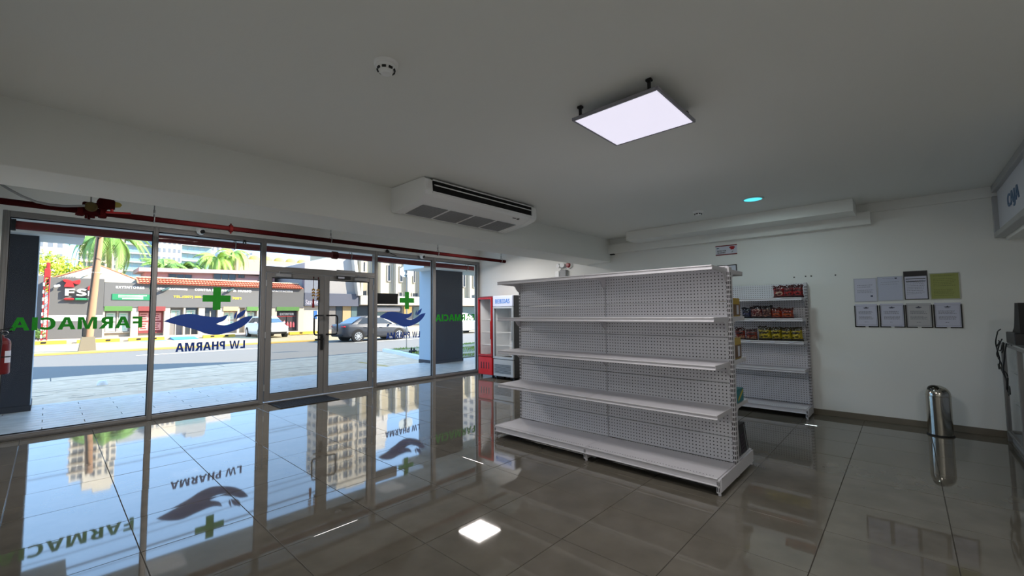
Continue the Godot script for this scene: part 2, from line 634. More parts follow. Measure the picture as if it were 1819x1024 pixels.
	# small sticker plate on the transom over the right leaf
	var sp := thing("notice_plate", "small grey notice with a black strip on the transom above the right door leaf", "notice", Vector3(3.74, 2.15, SF))
	var a := MB.new()
	a.span(Vector3(-0.17, -0.01, 0.0), Vector3(0.19, 0.10, 0.006), 0.002)
	part(a, "plate", M.grey_plastic, sp)
	var b2 := MB.new()
	b2.span(Vector3(-0.17, -0.075, 0.0), Vector3(0.10, -0.012, 0.006), 0.002)
	part(b2, "strip", M.black, sp)
	var b3 := MB.new()
	b3.span(Vector3(-0.14, -0.06, 0.006), Vector3(-0.02, -0.028, 0.008))
	part(b3, "print", M.paper, sp)
	window_vinyls()
	# hanging charms on the left leaf
	charm(Vector3(3.155, 2.09, SF + 0.012), true, "red and gold knot charm with a red tassel hanging inside the left door leaf")
	charm(Vector3(3.235, 2.085, SF + 0.012), false, "gold knot charm without tassel hanging nearest the meeting stile of the doors")


func charm(at: Vector3, tassel: bool, label: String):
	var t := thing("door_charm", label, "charm", at, "charms on the door")
	var s := MB.new()
	s.cyl(Vector3.ZERO, Vector3(0, -0.20, 0), 0.005, 0.005, 6)
	s.ball(Vector3(0, -0.01, 0), Vector3(0.012, 0.018, 0.008), 8, 6)
	part(s, "cord", mat("charm_cord", c8(70, 18, 20), 0.7), t)
	var g := MB.new()
	for k in 3:
		for q in [-1.0, 0.0, 1.0]:
			g.ball(Vector3(q * 0.017, -0.215 - k * 0.05 - absf(q) * 0.012, 0), Vector3(0.014, 0.018, 0.010), 8, 6)
	part(g, "knot", mat("charm_gold", c8(176, 132, 62), 0.4, 0.5), t)
	var e := MB.new()
	if tassel:
		e.ball(Vector3(0, -0.37, 0), Vector3(0.018, 0.02, 0.014), 8, 6)
		part(e, "bead", mat("charm_bead", c8(226, 214, 176), 0.3), t)
		var r := MB.new()
		r.cyl(Vector3(0, -0.39, 0), Vector3(0, -0.54, 0), 0.014, 0.022, 10)
		part(r, "tassel", mat("charm_red", c8(128, 14, 26), 0.8), t)
	else:
		e.cyl(Vector3(0, -0.35, 0), Vector3(0, -0.40, 0), 0.012, 0.028, 12)
		part(e, "bell", mat("charm_bell", c8(96, 70, 34), 0.35, 0.7), t)


func vinyl_word(text: String, x_right: float, x_left: float, yc: float, h: float, m: Material, label: String, called: String):
	# stuck on the street side so that it reads from the street: seen from inside it is mirrored. First letter at x_right (larger x).
	var t := thing(called, label, "lettering", Vector3((x_left + x_right) / 2, yc, SF - 0.058), "")
	var widths := []
	var total := 0.0
	for c in text:
		if c == " ":
			widths.append(h * 0.42); total += h * 0.42
			continue
		if c == "I":   # a plain bar, without the serifs this typeface gives it
			widths.append(h * 0.36); total += h * 0.36
			continue
		var d := lettering(c, h, 0.002, 1.0, true, "Droid Sans", 0.0 if c == "W" else 0.45)
		widths.append(d.w + h * 0.1)
		total += d.w + h * 0.1
	var k := (x_right - x_left) / total
	var x := (x_right - x_left) / 2
	for i in text.length():
		var wd: float = widths[i] * k
		if text[i] == "I":
			var bar_b := MB.new()
			bar_b.box(Vector3(x - wd / 2, 0, 0), Vector3(wd - h * 0.1 * k, h, 0.002))
			part(bar_b, "letter", m, t)
		elif text[i] != " ":
			var o := write(text[i], "letter", Vector3(x - wd / 2, 0, 0), h, m, t, wd - h * 0.1 * k, PI, 0.002, true, "Droid Sans", 0.0 if text[i] == "W" else 0.45)
			o.name = numbered("letter", t.get_instance_id())
		x -= wd


func curve2(ctrl: Array, n := 8) -> PackedVector2Array:
	# closed outline through Catmull-Rom points; a point with a third value is a sharp corner
	var out := PackedVector2Array()
	var c := ctrl.size()
	for i in c:
		var p0 = ctrl[(i - 1 + c) % c]; var p1 = ctrl[i]; var p2 = ctrl[(i + 1) % c]; var p3 = ctrl[(i + 2) % c]
		var a := Vector2(p1[0], p1[1]); var b := Vector2(p2[0], p2[1])
		var pre := Vector2(p0[0], p0[1]) if p1.size() < 3 else a * 2 - b
		var post := Vector2(p3[0], p3[1]) if p2.size() < 3 else b * 2 - a
		for k in n: out.append(a.cubic_interpolate(b, pre, post, float(k) / n))
	return out


func hand_logo(x0: float, x1: float, yc: float, label_where: String):
	# blue open hand with two leaves, green cross above: traced as it shows from inside (x to the right)
	var s := (x1 - x0)
	var t := thing("hand_emblem", "blue open-hand emblem with two small leaves stuck on " + label_where, "emblem", Vector3(x0, yc, SF - 0.058))
	var hnd := curve2([[0.0, 0.19, 1], [0.12, 0.255], [0.26, 0.285], [0.42, 0.255], [0.58, 0.235], [0.695, 0.27, 1], [0.66, 0.20], [0.60, 0.165], [0.545, 0.145, 1], [0.66, 0.125], [0.78, 0.165], [0.90, 0.235], [1.0, 0.25, 1], [0.93, 0.15], [0.80, 0.06], [0.60, 0.0], [0.46, 0.015], [0.33, 0.075], [0.18, 0.13]], 6)
	var b := MB.new()
	b.prism(hnd, 0.002, Transform3D(Basis.from_scale(Vector3(s, s, 1)), Vector3.ZERO))
	part(b, "hand", M.vinyl_blue, t)
	for lf in [[[0.775, 0.20, 1], [0.765, 0.25], [0.80, 0.32, 1], [0.795, 0.26]], [[0.79, 0.20, 1], [0.815, 0.28], [0.91, 0.345, 1], [0.88, 0.26]]]:
		var l := MB.new()
		l.prism(curve2(lf, 6), 0.002, Transform3D(Basis.from_scale(Vector3(s, s, 1)), Vector3.ZERO))
		part(l, "leaf", M.vinyl_blue, t)


func cross(xc: float, yc: float, w: float, h: float, label: String):
	var b := MB.new(Vector3(xc, yc, SF - 0.057))
	var k := w * 0.14
	var p := PackedVector2Array([Vector2(-k, -h / 2), Vector2(k, -h / 2), Vector2(k, -k), Vector2(w / 2, -k), Vector2(w / 2, k), Vector2(k, k), Vector2(k, h / 2), Vector2(-k, h / 2), Vector2(-k, k), Vector2(-w / 2, k), Vector2(-w / 2, -k), Vector2(-k, -k)])
	b.prism(p, 0.002, Transform3D(Basis.IDENTITY, Vector3(xc, yc, SF - 0.057)))
	var o := part(b, "pharmacy_cross", M.vinyl_green)
	o.position = Vector3(xc, yc, SF - 0.057)
	tag(o, label, "emblem")


func window_vinyls():
	vinyl_word("FARMACIA", 0.89, -0.31, 1.345, 0.155, M.vinyl_green, "green FARMACIA lettering on the leftmost shop window, reversed as seen from inside", "window_lettering")
	cross(1.738, 1.685, 0.36, 0.345, "green pharmacy cross on the window left of the doors")
	hand_logo(1.11, 2.235, 1.135, "the window left of the doors")
	vinyl_word("LW PHARMA", 2.14, 1.25, 0.97, 0.125, M.vinyl_blue, "blue LW PHARMA lettering on the window left of the doors, reversed as seen from inside", "window_lettering")
	cross(5.12, 1.71, 0.36, 0.36, "green pharmacy cross on the window right of the doors, beside a black sign")
	hand_logo(4.48, 5.60, 1.16, "the window right of the doors")
	vinyl_word("LW PHARMA", 5.46, 4.63, 0.985, 0.13, M.vinyl_blue, "blue LW PHARMA lettering on the window right of the doors, reversed as seen from inside", "window_lettering")
	vinyl_word("FARMACIA", 7.05, 5.86, 1.33, 0.155, M.vinyl_green, "green FARMACIA lettering on the rightmost shop window beside the red fridge", "window_lettering")
	var s := thing("unlit_sign", "unlit black rectangular sign hung on the glass right of the doors", "sign", Vector3(4.65, 1.735, SF - 0.036))
	var b := MB.new()
	b.box(Vector3.ZERO, Vector3(0.475, 0.22, 0.018), 0.004)
	part(b, "casing", M.black, s)
	var f := MB.new()
	f.box(Vector3(0, 0, 0.010), Vector3(0.44, 0.185, 0.004), 0.001)
	part(f, "face", mat("black_face", c8(8, 8, 9), 0.25), s)


func pipework():
	var py := 2.622
	var pz := -6.8
	var t := thing("sprinkler_pipe", "red sprinkler pipe running under the ceiling along the inside of the shopfront", "pipe", Vector3(3.4, py, pz))
	var b := MB.new(t.position)
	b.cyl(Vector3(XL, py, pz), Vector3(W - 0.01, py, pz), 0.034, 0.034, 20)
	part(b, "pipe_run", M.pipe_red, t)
	for x in [0.846, 1.666, 3.062, 5.218, 7.03]:
		var h := MB.new(t.position)
		if x > 1.6 and x < 1.7:
			h.cyl(Vector3(x - 0.02, py, pz), Vector3(x + 0.02, py, pz), 0.05, 0.05, 18)
			h.cyl(Vector3(x - 0.008, py - 0.06, pz), Vector3(x + 0.008, py - 0.06, pz), 0.012, 0.012, 10)
			h.cyl(Vector3(x - 0.008, py + 0.06, pz), Vector3(x + 0.008, py + 0.06, pz), 0.012, 0.012, 10)
			part(h, "coupling", M.pipe_red_dark, t)
			continue
		h.cyl(Vector3(x, py + 0.075, pz), Vector3(x, 3.052, pz), 0.006, 0.006, 8)
		h.cyl(Vector3(x, py + 0.075, pz), Vector3(x, py + 0.12, pz), 0.011, 0.011, 6)
		var ring := []
		for k in 17:
			var a := TAU * k / 16.0
			ring.append(Vector3(x, py + 0.012 + cos(a) * 0.052, pz + sin(a) * 0.04))
		h.tube(ring, 0.006, 6)
		part(h, "hanger", M.zinc, t)
	# zone valve: butterfly body, gear box, gauge, indicator cover and lever
	var v := thing("sprinkler_valve", "dark red sprinkler valve with brass gauge and gear box on the left of the pipe", "valve", Vector3(0.29, py, pz))
	var o: Vector3 = v.position
	for x in [0.20, 0.385]:
		var f := MB.new(o)
		f.cyl(Vector3(x - 0.022, py, pz), Vector3(x + 0.022, py, pz), 0.062, 0.062, 20)
		for k in 4:
			var a := TAU * (k + 0.5) / 4.0
			f.cyl(Vector3(x - 0.035, py + 0.058 * sin(a), pz + 0.058 * cos(a)), Vector3(x + 0.035, py + 0.058 * sin(a), pz + 0.058 * cos(a)), 0.011, 0.011, 6)
		part(f, "flange", M.pipe_red_dark, v)
	var bd := MB.new(o)
	bd.cyl(Vector3(0.22, py, pz), Vector3(0.37, py, pz), 0.048, 0.048, 20)
	bd.cyl(Vector3(0.295, py - 0.07, pz), Vector3(0.295, py + 0.09, pz), 0.03, 0.03, 14)
	bd.box(Vector3(0.30, py + 0.075, pz + 0.03), Vector3(0.17, 0.05, 0.07), 0.012)
	bd.cyl(Vector3(0.25, py - 0.085, pz + 0.02), Vector3(0.25, py - 0.04, pz + 0.02), 0.012, 0.012, 8)
	bd.cyl(Vector3(0.275, py - 0.09, pz), Vector3(0.275, py - 0.04, pz), 0.012, 0.012, 8)
	part(bd, "valve_body", M.pipe_red, v)
	var ga := MB.new(o)
	ga.lathe(Vector3(0.285, py + 0.045, pz + 0.06), [[0.0, 0.0], [0.05, 0.0], [0.056, 0.012], [0.05, 0.025], [0.044, 0.028], [0.040, 0.02], [0.0, 0.02]], 24, false, Basis(Vector3.RIGHT, PI / 2))
	part(ga, "gauge", M.brass, v)
	var gb := MB.new(o)
	gb.cyl(Vector3(0.40, py + 0.115, pz - 0.03), Vector3(0.40, py + 0.115, pz + 0.05), 0.07, 0.07, 16)
	gb.box(Vector3(0.42, py + 0.10, pz + 0.05), Vector3(0.13, 0.12, 0.03), 0.012)
	for k in 6:
		var a := TAU * k / 6.0
		gb.cyl(Vector3(0.40 + 0.062 * cos(a), py + 0.115 + 0.062 * sin(a), pz + 0.04), Vector3(0.40 + 0.062 * cos(a), py + 0.115 + 0.062 * sin(a), pz + 0.068), 0.011, 0.011, 6)
	part(gb, "gear_box", M.pipe_red, v)
	var cv := MB.new(o)
	cv.prism(PackedVector2Array([Vector2(0.45, py + 0.07), Vector2(0.53, py + 0.09), Vector2(0.545, py + 0.115), Vector2(0.525, py + 0.14), Vector2(0.455, py + 0.145)]), 0.05, Transform3D(Basis.IDENTITY, Vector3(0, 0, pz)))
	part(cv, "indicator_cover", mat("ochre", c8(170, 150, 70), 0.6), v)
	var lv := MB.new(o)
	lv.box(Vector3(0.515, py + 0.015, pz + 0.06), Vector3(0.22, 0.022, 0.03), 0.006, Basis(Vector3.BACK, 0.10))
	lv.cyl(Vector3(0.46, py + 0.02, pz + 0.05), Vector3(0.46, py + 0.07, pz + 0.05), 0.015, 0.015, 10)
	part(lv, "lever", M.signal_red, v)
	var rod := MB.new(o)
	rod.cyl(Vector3(0.285, py + 0.09, pz), Vector3(0.285, 3.05, pz), 0.007, 0.007, 8)
	part(rod, "hanger", M.zinc, v)
	# flexible conduit from the upper left to the valve
	var cd := MB.new(Vector3(-0.1, 2.65, -6.78))
	var pts := []
	for q in [[-0.455, 2.86], [-0.40, 2.80], [-0.32, 2.74], [-0.23, 2.685], [-0.13, 2.645], [-0.03, 2.632], [0.08, 2.638], [0.17, 2.655], [0.235, 2.67]]:
		pts.append(Vector3(q[0], q[1], -6.725))
	cd.tube(pts, 0.013, 10)
	var c := part(cd, "flexible_conduit", M.zinc)
	c.position = Vector3(-0.1, 2.65, -6.78)
	tag(c, "grey flexible conduit sagging from the left wall to the sprinkler valve", "conduit")
	# dome cameras and small bits on the shopfront head
	var dm := thing("dome_camera", "white dome camera with dark lens above the window left of the doors", "camera", Vector3(1.484, 2.675, -7.60), "dome cameras on the shopfront head")
	var d1 := MB.new()
	d1.lathe(Vector3(0, -0.035, 0), [[0.0, -0.02], [0.02, -0.018], [0.045, 0.0], [0.055, 0.03], [0.058, 0.07], [0.0, 0.07]], 20, true)
	part(d1, "dome", M.white_plastic, dm)
	var d2 := MB.new()
	d2.ball(Vector3(0.012, -0.012, 0.03), Vector3(0.036, 0.034, 0.036), 14, 8)
	part(d2, "lens", M.black, dm)
	copy(dm, Vector3(5.414, 2.665, -7.60), "white dome camera with dark lens above the window right of the doors")
	var sb := thing("door_sensor", "small black angled bracket fixed on the shopfront head right of the doors", "bracket", Vector3(4.66, 2.675, SF + 0.03))
	var s1 := MB.new()
	s1.box(Vector3(-0.06, 0.02, 0), Vector3(0.07, 0.05, 0.05), 0.008, Basis(Vector3.BACK, -0.5))
	s1.cyl(Vector3(-0.03, 0.0, 0), Vector3(0.14, -0.055, 0.01), 0.008, 0.006, 8)
	part(s1, "bracket_arm", M.black, sb)
	var cl := thing("window_catch", "small black catch at the top right of the window left of the doors", "catch", Vector3(2.075, 2.592, SF - 0.02))
	var s2 := MB.new()
	s2.prism(PackedVector2Array([Vector2(-0.025, -0.035), Vector2(-0.012, -0.035), Vector2(-0.008, -0.005), Vector2(0.008, -0.005), Vector2(0.012, -0.035), Vector2(0.025, -0.035), Vector2(0.018, 0.03), Vector2(-0.018, 0.03)]), 0.02)
	part(s2, "catch_body", M.black, cl)


func smoke(at: Vector3, label: String):
	var t := thing("smoke_detector", label, "detector", at, "smoke detectors on the ceiling")
	var b := MB.new()
	b.lathe(Vector3.ZERO, [[0.0, -0.018], [0.058, -0.018], [0.064, -0.012], [0.066, 0.0]], 28)
	part(b, "base_ring", M.white_plastic, t)
	var c := MB.new()
	c.lathe(Vector3.ZERO, [[0.0, -0.062], [0.026, -0.060], [0.034, -0.054], [0.036, -0.046], [0.052, -0.030], [0.055, -0.018]], 28)
	part(c, "cap", M.white_plastic, t)
	var s := MB.new()
	for k in 8:
		var a := TAU * k / 8.0
		s.box(Vector3(cos(a) * 0.0455, -0.0385, sin(a) * 0.0455), Vector3(0.008, 0.012, 0.022), 0.001, Basis(Vector3.UP, -a))
	part(s, "vent_slot", M.black, t)


func led_panel(at: Vector3, drop: float, label: String):
	var p := thing("led_panel", label, "ceiling light", at)
	var f := MB.new()
	for s in [-1.0, 1.0]:
		f.box(Vector3(0, 0.008, s * 0.292), Vector3(0.60, 0.022, 0.016), 0.003)
		f.box(Vector3(s * 0.292, 0.008, 0), Vector3(0.016, 0.022, 0.568), 0.003)
	f.box(Vector3(0, 0.017, 0), Vector3(0.58, 0.006, 0.58))
	part(f, "frame", mat("panel_frame", c8(150, 150, 160), 0.4, 0.3), p)
	var g := MB.new()
	g.box(Vector3(0, 0.002, 0), Vector3(0.568, 0.006, 0.568))
	part(g, "diffuser", glow("panel_glow", Color(0.945, 0.93, 1.0), 0.41), p)
	for q in [[-1, -1], [1, -1], [1, 1], [-1, 1]]:
		var c := MB.new()
		c.span(Vector3(q[0] * 0.285 - 0.006, 0.02, q[1] * 0.24 - 0.01), Vector3(q[0] * 0.285 + 0.006, drop + 0.003, q[1] * 0.24 + 0.01), 0.002)
		c.box(Vector3(q[0] * 0.285, drop - 0.008, q[1] * 0.24), Vector3(0.03, 0.016, 0.035), 0.003)
		c.box(Vector3(q[0] * 0.27, 0.026, q[1] * 0.24), Vector3(0.04, 0.008, 0.014), 0.002)
		part(c, "clip", M.black_metal, p)


func ceiling_things():
	smoke(Vector3(1.205, CEIL, -2.03), "white smoke detector alone on the ceiling left of the lit panel")
	smoke(Vector3(6.0, CEIL, -2.03), "small white smoke detector on the ceiling beside the round cyan downlight")
	led_panel(Vector3(2.63, 2.70, -1.285), 0.085, "square lit ceiling panel in a grey frame hung on four black clips")
	led_panel(Vector3(0.9, 2.70, 1.3), 0.085, "added fill light panel on the ceiling, out of view behind the viewpoint")  # added fitting for the fill light behind the camera
	led_panel(Vector3(1.46, 2.73, -6.15), 0.32, "lit ceiling panel mostly hidden by the beam, above the window left of the doors")
	led_panel(Vector3(5.70, 2.73, -6.15), 0.32, "lit ceiling panel hidden by the beam, seen only mirrored in the floor")
	# round downlight
	var d := thing("downlight", "round cyan-lit recessed downlight in the ceiling near the side wall", "ceiling light", Vector3(5.805, CEIL, -1.31))
	var r := MB.new()
	r.lathe(Vector3.ZERO, [[0.098, -0.010], [0.112, -0.014], [0.122, -0.006], [0.124, 0.0]], 36, true)
	part(r, "trim_ring", mat("cyan_trim", c8(200, 220, 222), 0.4), d)
	var e := MB.new()
	e.lathe(Vector3.ZERO, [[0.0, -0.009], [0.098, -0.010]], 36)
	part(e, "diffuser", glow("cyan_glow", Color(0.36, 0.93, 1.0), 0.52), d)
	# ceiling-suspended air conditioner against the beam
	var ac := thing("air_conditioner", "white under-ceiling air conditioner with a black louvred outlet beside the beam", "air conditioner", Vector3(3.34, 2.66, -3.75))
	var o: Vector3 = ac.position
	var prof := PackedVector2Array()   # (z, y) section
	for q in [[-4.045, 2.775], [-4.045, 2.56], [-4.035, 2.53], [-4.0, 2.517], [-3.60, 2.565], [-3.47, 2.60], [-3.445, 2.62], [-3.435, 2.65], [-3.445, 2.755], [-3.465, 2.775]]:
		prof.append(Vector2(q[0], q[1]))
	var tf := func(x: float) -> Transform3D: return Transform3D(Basis(Vector3(0, 0, 1), Vector3(0, 1, 0), Vector3(1, 0, 0)), Vector3(x, 0, 0))
	var b := MB.new(o)
	b.prism(prof, 1.56, tf.call(2.56))
	part(b, "casing", M.white_plastic, ac)
	for s in [[2.48, 0.082], [4.118, 0.082]]:
		var cap := PackedVector2Array()
		for q in [[-4.05, 2.785], [-4.05, 2.55], [-4.035, 2.52], [-3.995, 2.508], [-3.60, 2.556], [-3.46, 2.592], [-3.435, 2.612], [-3.424, 2.65], [-3.434, 2.76], [-3.47, 2.785]]:
			cap.append(Vector2(q[0], q[1]))
		var e2 := MB.new(o)
		e2.prism(cap, s[1], tf.call(s[0]))
		part(e2, "end_cap", M.white_plastic, ac)
	var lv := MB.new(o)
	lv.span(Vector3(2.575, 2.648, -3.48), Vector3(4.105, 2.757, -3.428), 0.002)
	part(lv, "outlet", mat("outlet_black", c8(6, 6, 7), 0.8), ac)
	var vn := MB.new(o)
	vn.box(Vector3(3.34, 2.712, -3.42), Vector3(1.51, 0.010, 0.030), 0.004, Basis(Vector3.RIGHT, 0.45))
	vn.span(Vector3(2.565, 2.755, -3.440), Vector3(4.115, 2.768, -3.420), 0.004)
	vn.span(Vector3(2.565, 2.634, -3.446), Vector3(4.115, 2.648, -3.420), 0.004)
	part(vn, "louvre_vane", M.white_plastic, ac)
	for k in 4:
		var x0 := 2.60 + k * 0.37
		var slope := Basis(Vector3.RIGHT, -0.119)
		var gr := MB.new(o)
		for n in 15:
			var z := -3.965 + n * 0.022
			gr.box(Vector3(x0 + 0.175, 2.517 + (z + 4.0) * 0.12 - 0.003, z), Vector3(0.335, 0.006, 0.012), 0.001, slope)
		gr.box(Vector3(x0 + 0.175, 2.517 + 0.19 * 0.12 + 0.003, -3.81), Vector3(0.34, 0.004, 0.34), 0.0, slope)
		part(gr, "intake_grille", M.grey_plastic, ac)
	var ld := MB.new(o)
	ld.box(Vector3(3.93, 2.589, -3.50), Vector3(0.035, 0.004, 0.03), 0.001, Basis(Vector3.RIGHT, -0.28))
	ld.box(Vector3(3.86, 2.589, -3.50), Vector3(0.06, 0.004, 0.012), 0.001, Basis(Vector3.RIGHT, -0.28))
	part(ld, "indicator", M.black, ac)


func sheet(at: Vector3, w: float, h: float, m: Material, label: String, framed: bool, tint: Color):
	# a document on the side wall; local x runs along +z of the room
	var t := thing("wall_notice", label, "notice", at, "documents taped to the side wall")
	var b := MB.new()
	b.st.set_uv(Vector2.ZERO)
	b.uvquad(Vector3(-0.005, -h / 2, -w / 2), Vector3(-0.005, -h / 2, w / 2), Vector3(-0.005, h / 2, w / 2), Vector3(-0.005, h / 2, -w / 2))
	b.span(Vector3(-0.0045, -h / 2, -w / 2), Vector3(0, h / 2, w / 2))
	part(b, "print", m, t)
	if framed:
		var f := MB.new()
		f.span(Vector3(-0.012, -h / 2, -w / 2 - 0.008), Vector3(0, h / 2 - 0.02, -w / 2 + 0.004), 0.002)
		f.span(Vector3(-0.012, -h / 2, w / 2 - 0.004), Vector3(0, h / 2 - 0.02, w / 2 + 0.008), 0.002)
		f.span(Vector3(-0.012, -h / 2 - 0.008, -w / 2 - 0.008), Vector3(0, -h / 2 + 0.004, -w * 0.07), 0.002)
		f.span(Vector3(-0.012, -h / 2 - 0.008, w * 0.07), Vector3(0, -h / 2 + 0.004, w / 2 + 0.008), 0.002)
		part(f, "holder", M.black, t)
	else:
		var f2 := MB.new()
		f2.span(Vector3(-0.007, -h / 2 - 0.01, -w / 2 - 0.01), Vector3(-0.002, h / 2 + 0.01, -w / 2))
		f2.span(Vector3(-0.007, -h / 2 - 0.01, w / 2), Vector3(-0.002, h / 2 + 0.01, w / 2 + 0.01))
		f2.span(Vector3(-0.007, h / 2, -w / 2), Vector3(-0.002, h / 2 + 0.01, w / 2))
		f2.span(Vector3(-0.007, -h / 2 - 0.01, -w / 2), Vector3(-0.002, -h / 2, w / 2))
		part(f2, "sleeve_edge", mat("sleeve_" + tint.to_html(), tint, 0.3), t)


func print_page(im: Image, bg: Color, ink: Color, seed_n: int, rows: Array, logo: bool):
	# lines of print too small to read: rows are [y0, y1, indent, count]
	im.fill(bg)
	var w := im.get_width()
	var h := im.get_height()
	var r := RandomNumberGenerator.new()
	r.seed = seed_n
	if logo:
		disc(im, w * 0.5, h * 0.17, w * 0.13, h * 0.018, ink)
		disc(im, w * 0.5, h * 0.145, w * 0.025, h * 0.02, ink)
		im.fill_rect(Rect2i(int(w * 0.42), int(h * 0.205), int(w * 0.16), 2), ink)
		for e in [[0.05, 0.09, 0.9, 0.004], [0.05, 0.93, 0.9, 0.004], [0.05, 0.09, 0.004, 0.84], [0.945, 0.09, 0.004, 0.84]]:
			im.fill_rect(Rect2i(int(w * e[0]), int(h * e[1]), maxi(1, int(w * e[2])), maxi(1, int(h * e[3]))), ink.lerp(bg, 0.4))
	for row in rows:
		for n in row[3]:
			var y := int(h * lerpf(row[0], row[1], float(n) / maxi(1, row[3])))
			var x := int(w * row[2])
			var stop := int(w * (1.0 - row[2])) - r.randi_range(0, int(w * 0.16))
			while x < stop:
				var l := r.randi_range(3, 10)
				im.fill_rect(Rect2i(x, y, mini(l, stop - x), maxi(2, int(h * 0.012))), ink)
				x += l + 3


func wall_things():
	# eight documents in two rows
	var ink := c8(40, 44, 66)
	var white := c8(206, 208, 226)
	var body := [[0.33, 0.47, 0.16, 4], [0.56, 0.70, 0.16, 4], [0.80, 0.84, 0.4, 1]]
	var pm := []
	for k in 4:
		pm.append(picture("cert_%d" % k, 128, 168, func(im): print_page(im, white if k != 2 else c8(190, 190, 192), ink, 7 + k, body, true), 0.35))
	var zs := [-0.372, -0.124, 0.120, 0.366]
	var nm := ["leftmost", "second from the left", "third and greyest", "rightmost"]
	for k in 4:
		sheet(Vector3(W, 1.346, zs[k]), 0.222, 0.29, pm[k], "black-edged framed certificate, " + nm[k] + " in the lower row of wall notices", true, Color.BLACK)
	var p1 := picture("doc_a", 128, 160, func(im): print_page(im, white, ink, 21, [[0.28, 0.34, 0.12, 1], [0.36, 0.38, 0.12, 1], [0.5, 0.66, 0.12, 3]], false); im.fill_rect(Rect2i(94, 120, 14, 10), c8(40, 50, 90)), 0.35)
	var p2 := picture("doc_b", 128, 160, func(im): print_page(im, c8(196, 202, 222), ink.lerp(white, 0.45), 22, [[0.04, 0.06, 0.2, 1], [0.20, 0.22, 0.12, 1], [0.30, 0.33, 0.1, 1]], false); im.fill_rect(Rect2i(92, 4, 12, 9), c8(60, 60, 90)), 0.35)
	var p3 := picture("doc_c", 128, 180, func(im): print_page(im, white, ink, 23, [[0.26, 0.88, 0.08, 10]], false); im.fill_rect(Rect2i(0, 0, 128, 30), c8(10, 12, 22)); im.fill_rect(Rect2i(6, 44, 116, 5), c8(20, 24, 40)); im.fill_rect(Rect2i(6, 62, 116, 4), c8(20, 24, 40)), 0.35)
	var p4 := picture("doc_d", 140, 160, func(im): print_page(im, c8(150, 158, 78), c8(84, 92, 38), 24, [[0.08, 0.12, 0.1, 1], [0.2, 0.55, 0.1, 5], [0.64, 0.92, 0.1, 5]], false), 0.35)
	sheet(Vector3(W, 1.672, -0.368), 0.21, 0.285, p1, "white printed notice in a sleeve, leftmost in the upper row of wall notices", false, c8(190, 194, 205))
	sheet(Vector3(W, 1.680, -0.127), 0.22, 0.285, p2, "pale bluish notice with little print, second from the left in the upper row", false, c8(186, 192, 208))
	sheet(Vector3(W, 1.710, 0.110), 0.195, 0.33, p3, "printed notice with a black heading band, tallest in the upper row of wall notices", false, c8(30, 32, 40))
	sheet(Vector3(W, 1.688, 0.357), 0.235, 0.295, p4, "olive-yellow printed sheet in a clear sleeve at the upper right of the wall notices", false, c8(176, 180, 160))
	# smoke-detector sign
	var s := thing("detector_sign", "white sign with red bars reading DETECTOR DE HUMO high on the side wall", "sign", Vector3(W, 2.374, -2.02))
	var pl := MB.new()
	pl.span(Vector3(-0.006, -0.076, -0.155), Vector3(0, 0.076, 0.155), 0.002)
	part(pl, "plate", M.paper, s)
	var rd := MB.new()
	rd.span(Vector3(-0.009, 0.062, -0.156), Vector3(-0.004, 0.077, 0.156))
	rd.span(Vector3(-0.009, -0.077, -0.156), Vector3(-0.004, -0.062, 0.156))
	part(rd, "red_bar", mat("deep_red", c8(120, 22, 28), 0.5), s)
	write("DETECTOR", "lettering", Vector3(-0.007, -0.008, -0.065), 0.020, M.black, s, 0.13, -PI / 2, 0.002)
	write("DE HUMO", "lettering", Vector3(-0.007, -0.038, -0.07), 0.020, M.black, s, 0.115, -PI / 2, 0.002)
	var ic := MB.new()
	var tr := Transform3D(Basis(Vector3(0, 0, 1), Vector3(0, 1, 0), Vector3(-1, 0, 0)), Vector3(-0.006, 0, 0))
	ic.prism(curve2([[0.045, 0.030], [0.06, 0.05], [0.088, 0.055], [0.115, 0.05], [0.13, 0.030], [0.115, 0.022], [0.11, 0.0, 1], [0.065, 0.0, 1], [0.06, 0.022]], 4), 0.002, tr)
	part(ic, "detector_icon", mat("icon_red", c8(170, 26, 36), 0.5), s)
	var wv := MB.new()
	wv.prism(curve2([[0.075, -0.045], [0.085, -0.025], [0.1, -0.018], [0.095, -0.035]], 4), 0.002, tr)
	part(wv, "smoke_icon", M.grey_plastic, s)
	var lg := MB.new()
	lg.prism(curve2([[-0.145, 0.035], [-0.125, 0.042], [-0.10, 0.036], [-0.12, 0.026]], 4), 0.002, tr)
	part(lg, "emblem", mat("teal_print", c8(40, 110, 116), 0.5), s)
	# second sign half hidden behind the shelving
	var f := thing("framed_sign", "small white sign with black border below the detector sign, half hidden by shelving", "sign", Vector3(W, 2.05, -2.02))
	var fp := MB.new()
	fp.span(Vector3(-0.005, -0.085, -0.14), Vector3(0, 0.085, 0.14))
	part(fp, "plate", M.paper, f)
	var fb := MB.new()
	for e in [[-0.088, 0.088, -0.143, -0.13], [-0.088, 0.088, 0.13, 0.143], [0.076, 0.088, -0.143, 0.143], [-0.088, -0.076, -0.143, 0.143]]:
		fb.span(Vector3(-0.009, e[0], e[2]), Vector3(0, e[1], e[3]), 0.001)
	part(fb, "border", M.black, f)
	# black socket by the beam, emergency lamp and alarm beyond the shelving
	var so := thing("wall_socket", "small black socket box where the ceiling beam meets the side wall", "socket", Vector3(W, 2.52, -4.0))
	var sb := MB.new()
	sb.span(Vector3(-0.055, -0.028, -0.04), Vector3(0, 0.028, 0.045), 0.006)
	part(sb, "socket_box", M.black, so)
	var em := thing("emergency_light", "pale twin-head emergency light box on the side wall above the shelving", "emergency light", Vector3(W, 2.22, -5.18))
	var eb := MB.new()
	eb.span(Vector3(-0.07, -0.075, -0.02), Vector3(0, 0.075, 0.14), 0.008)
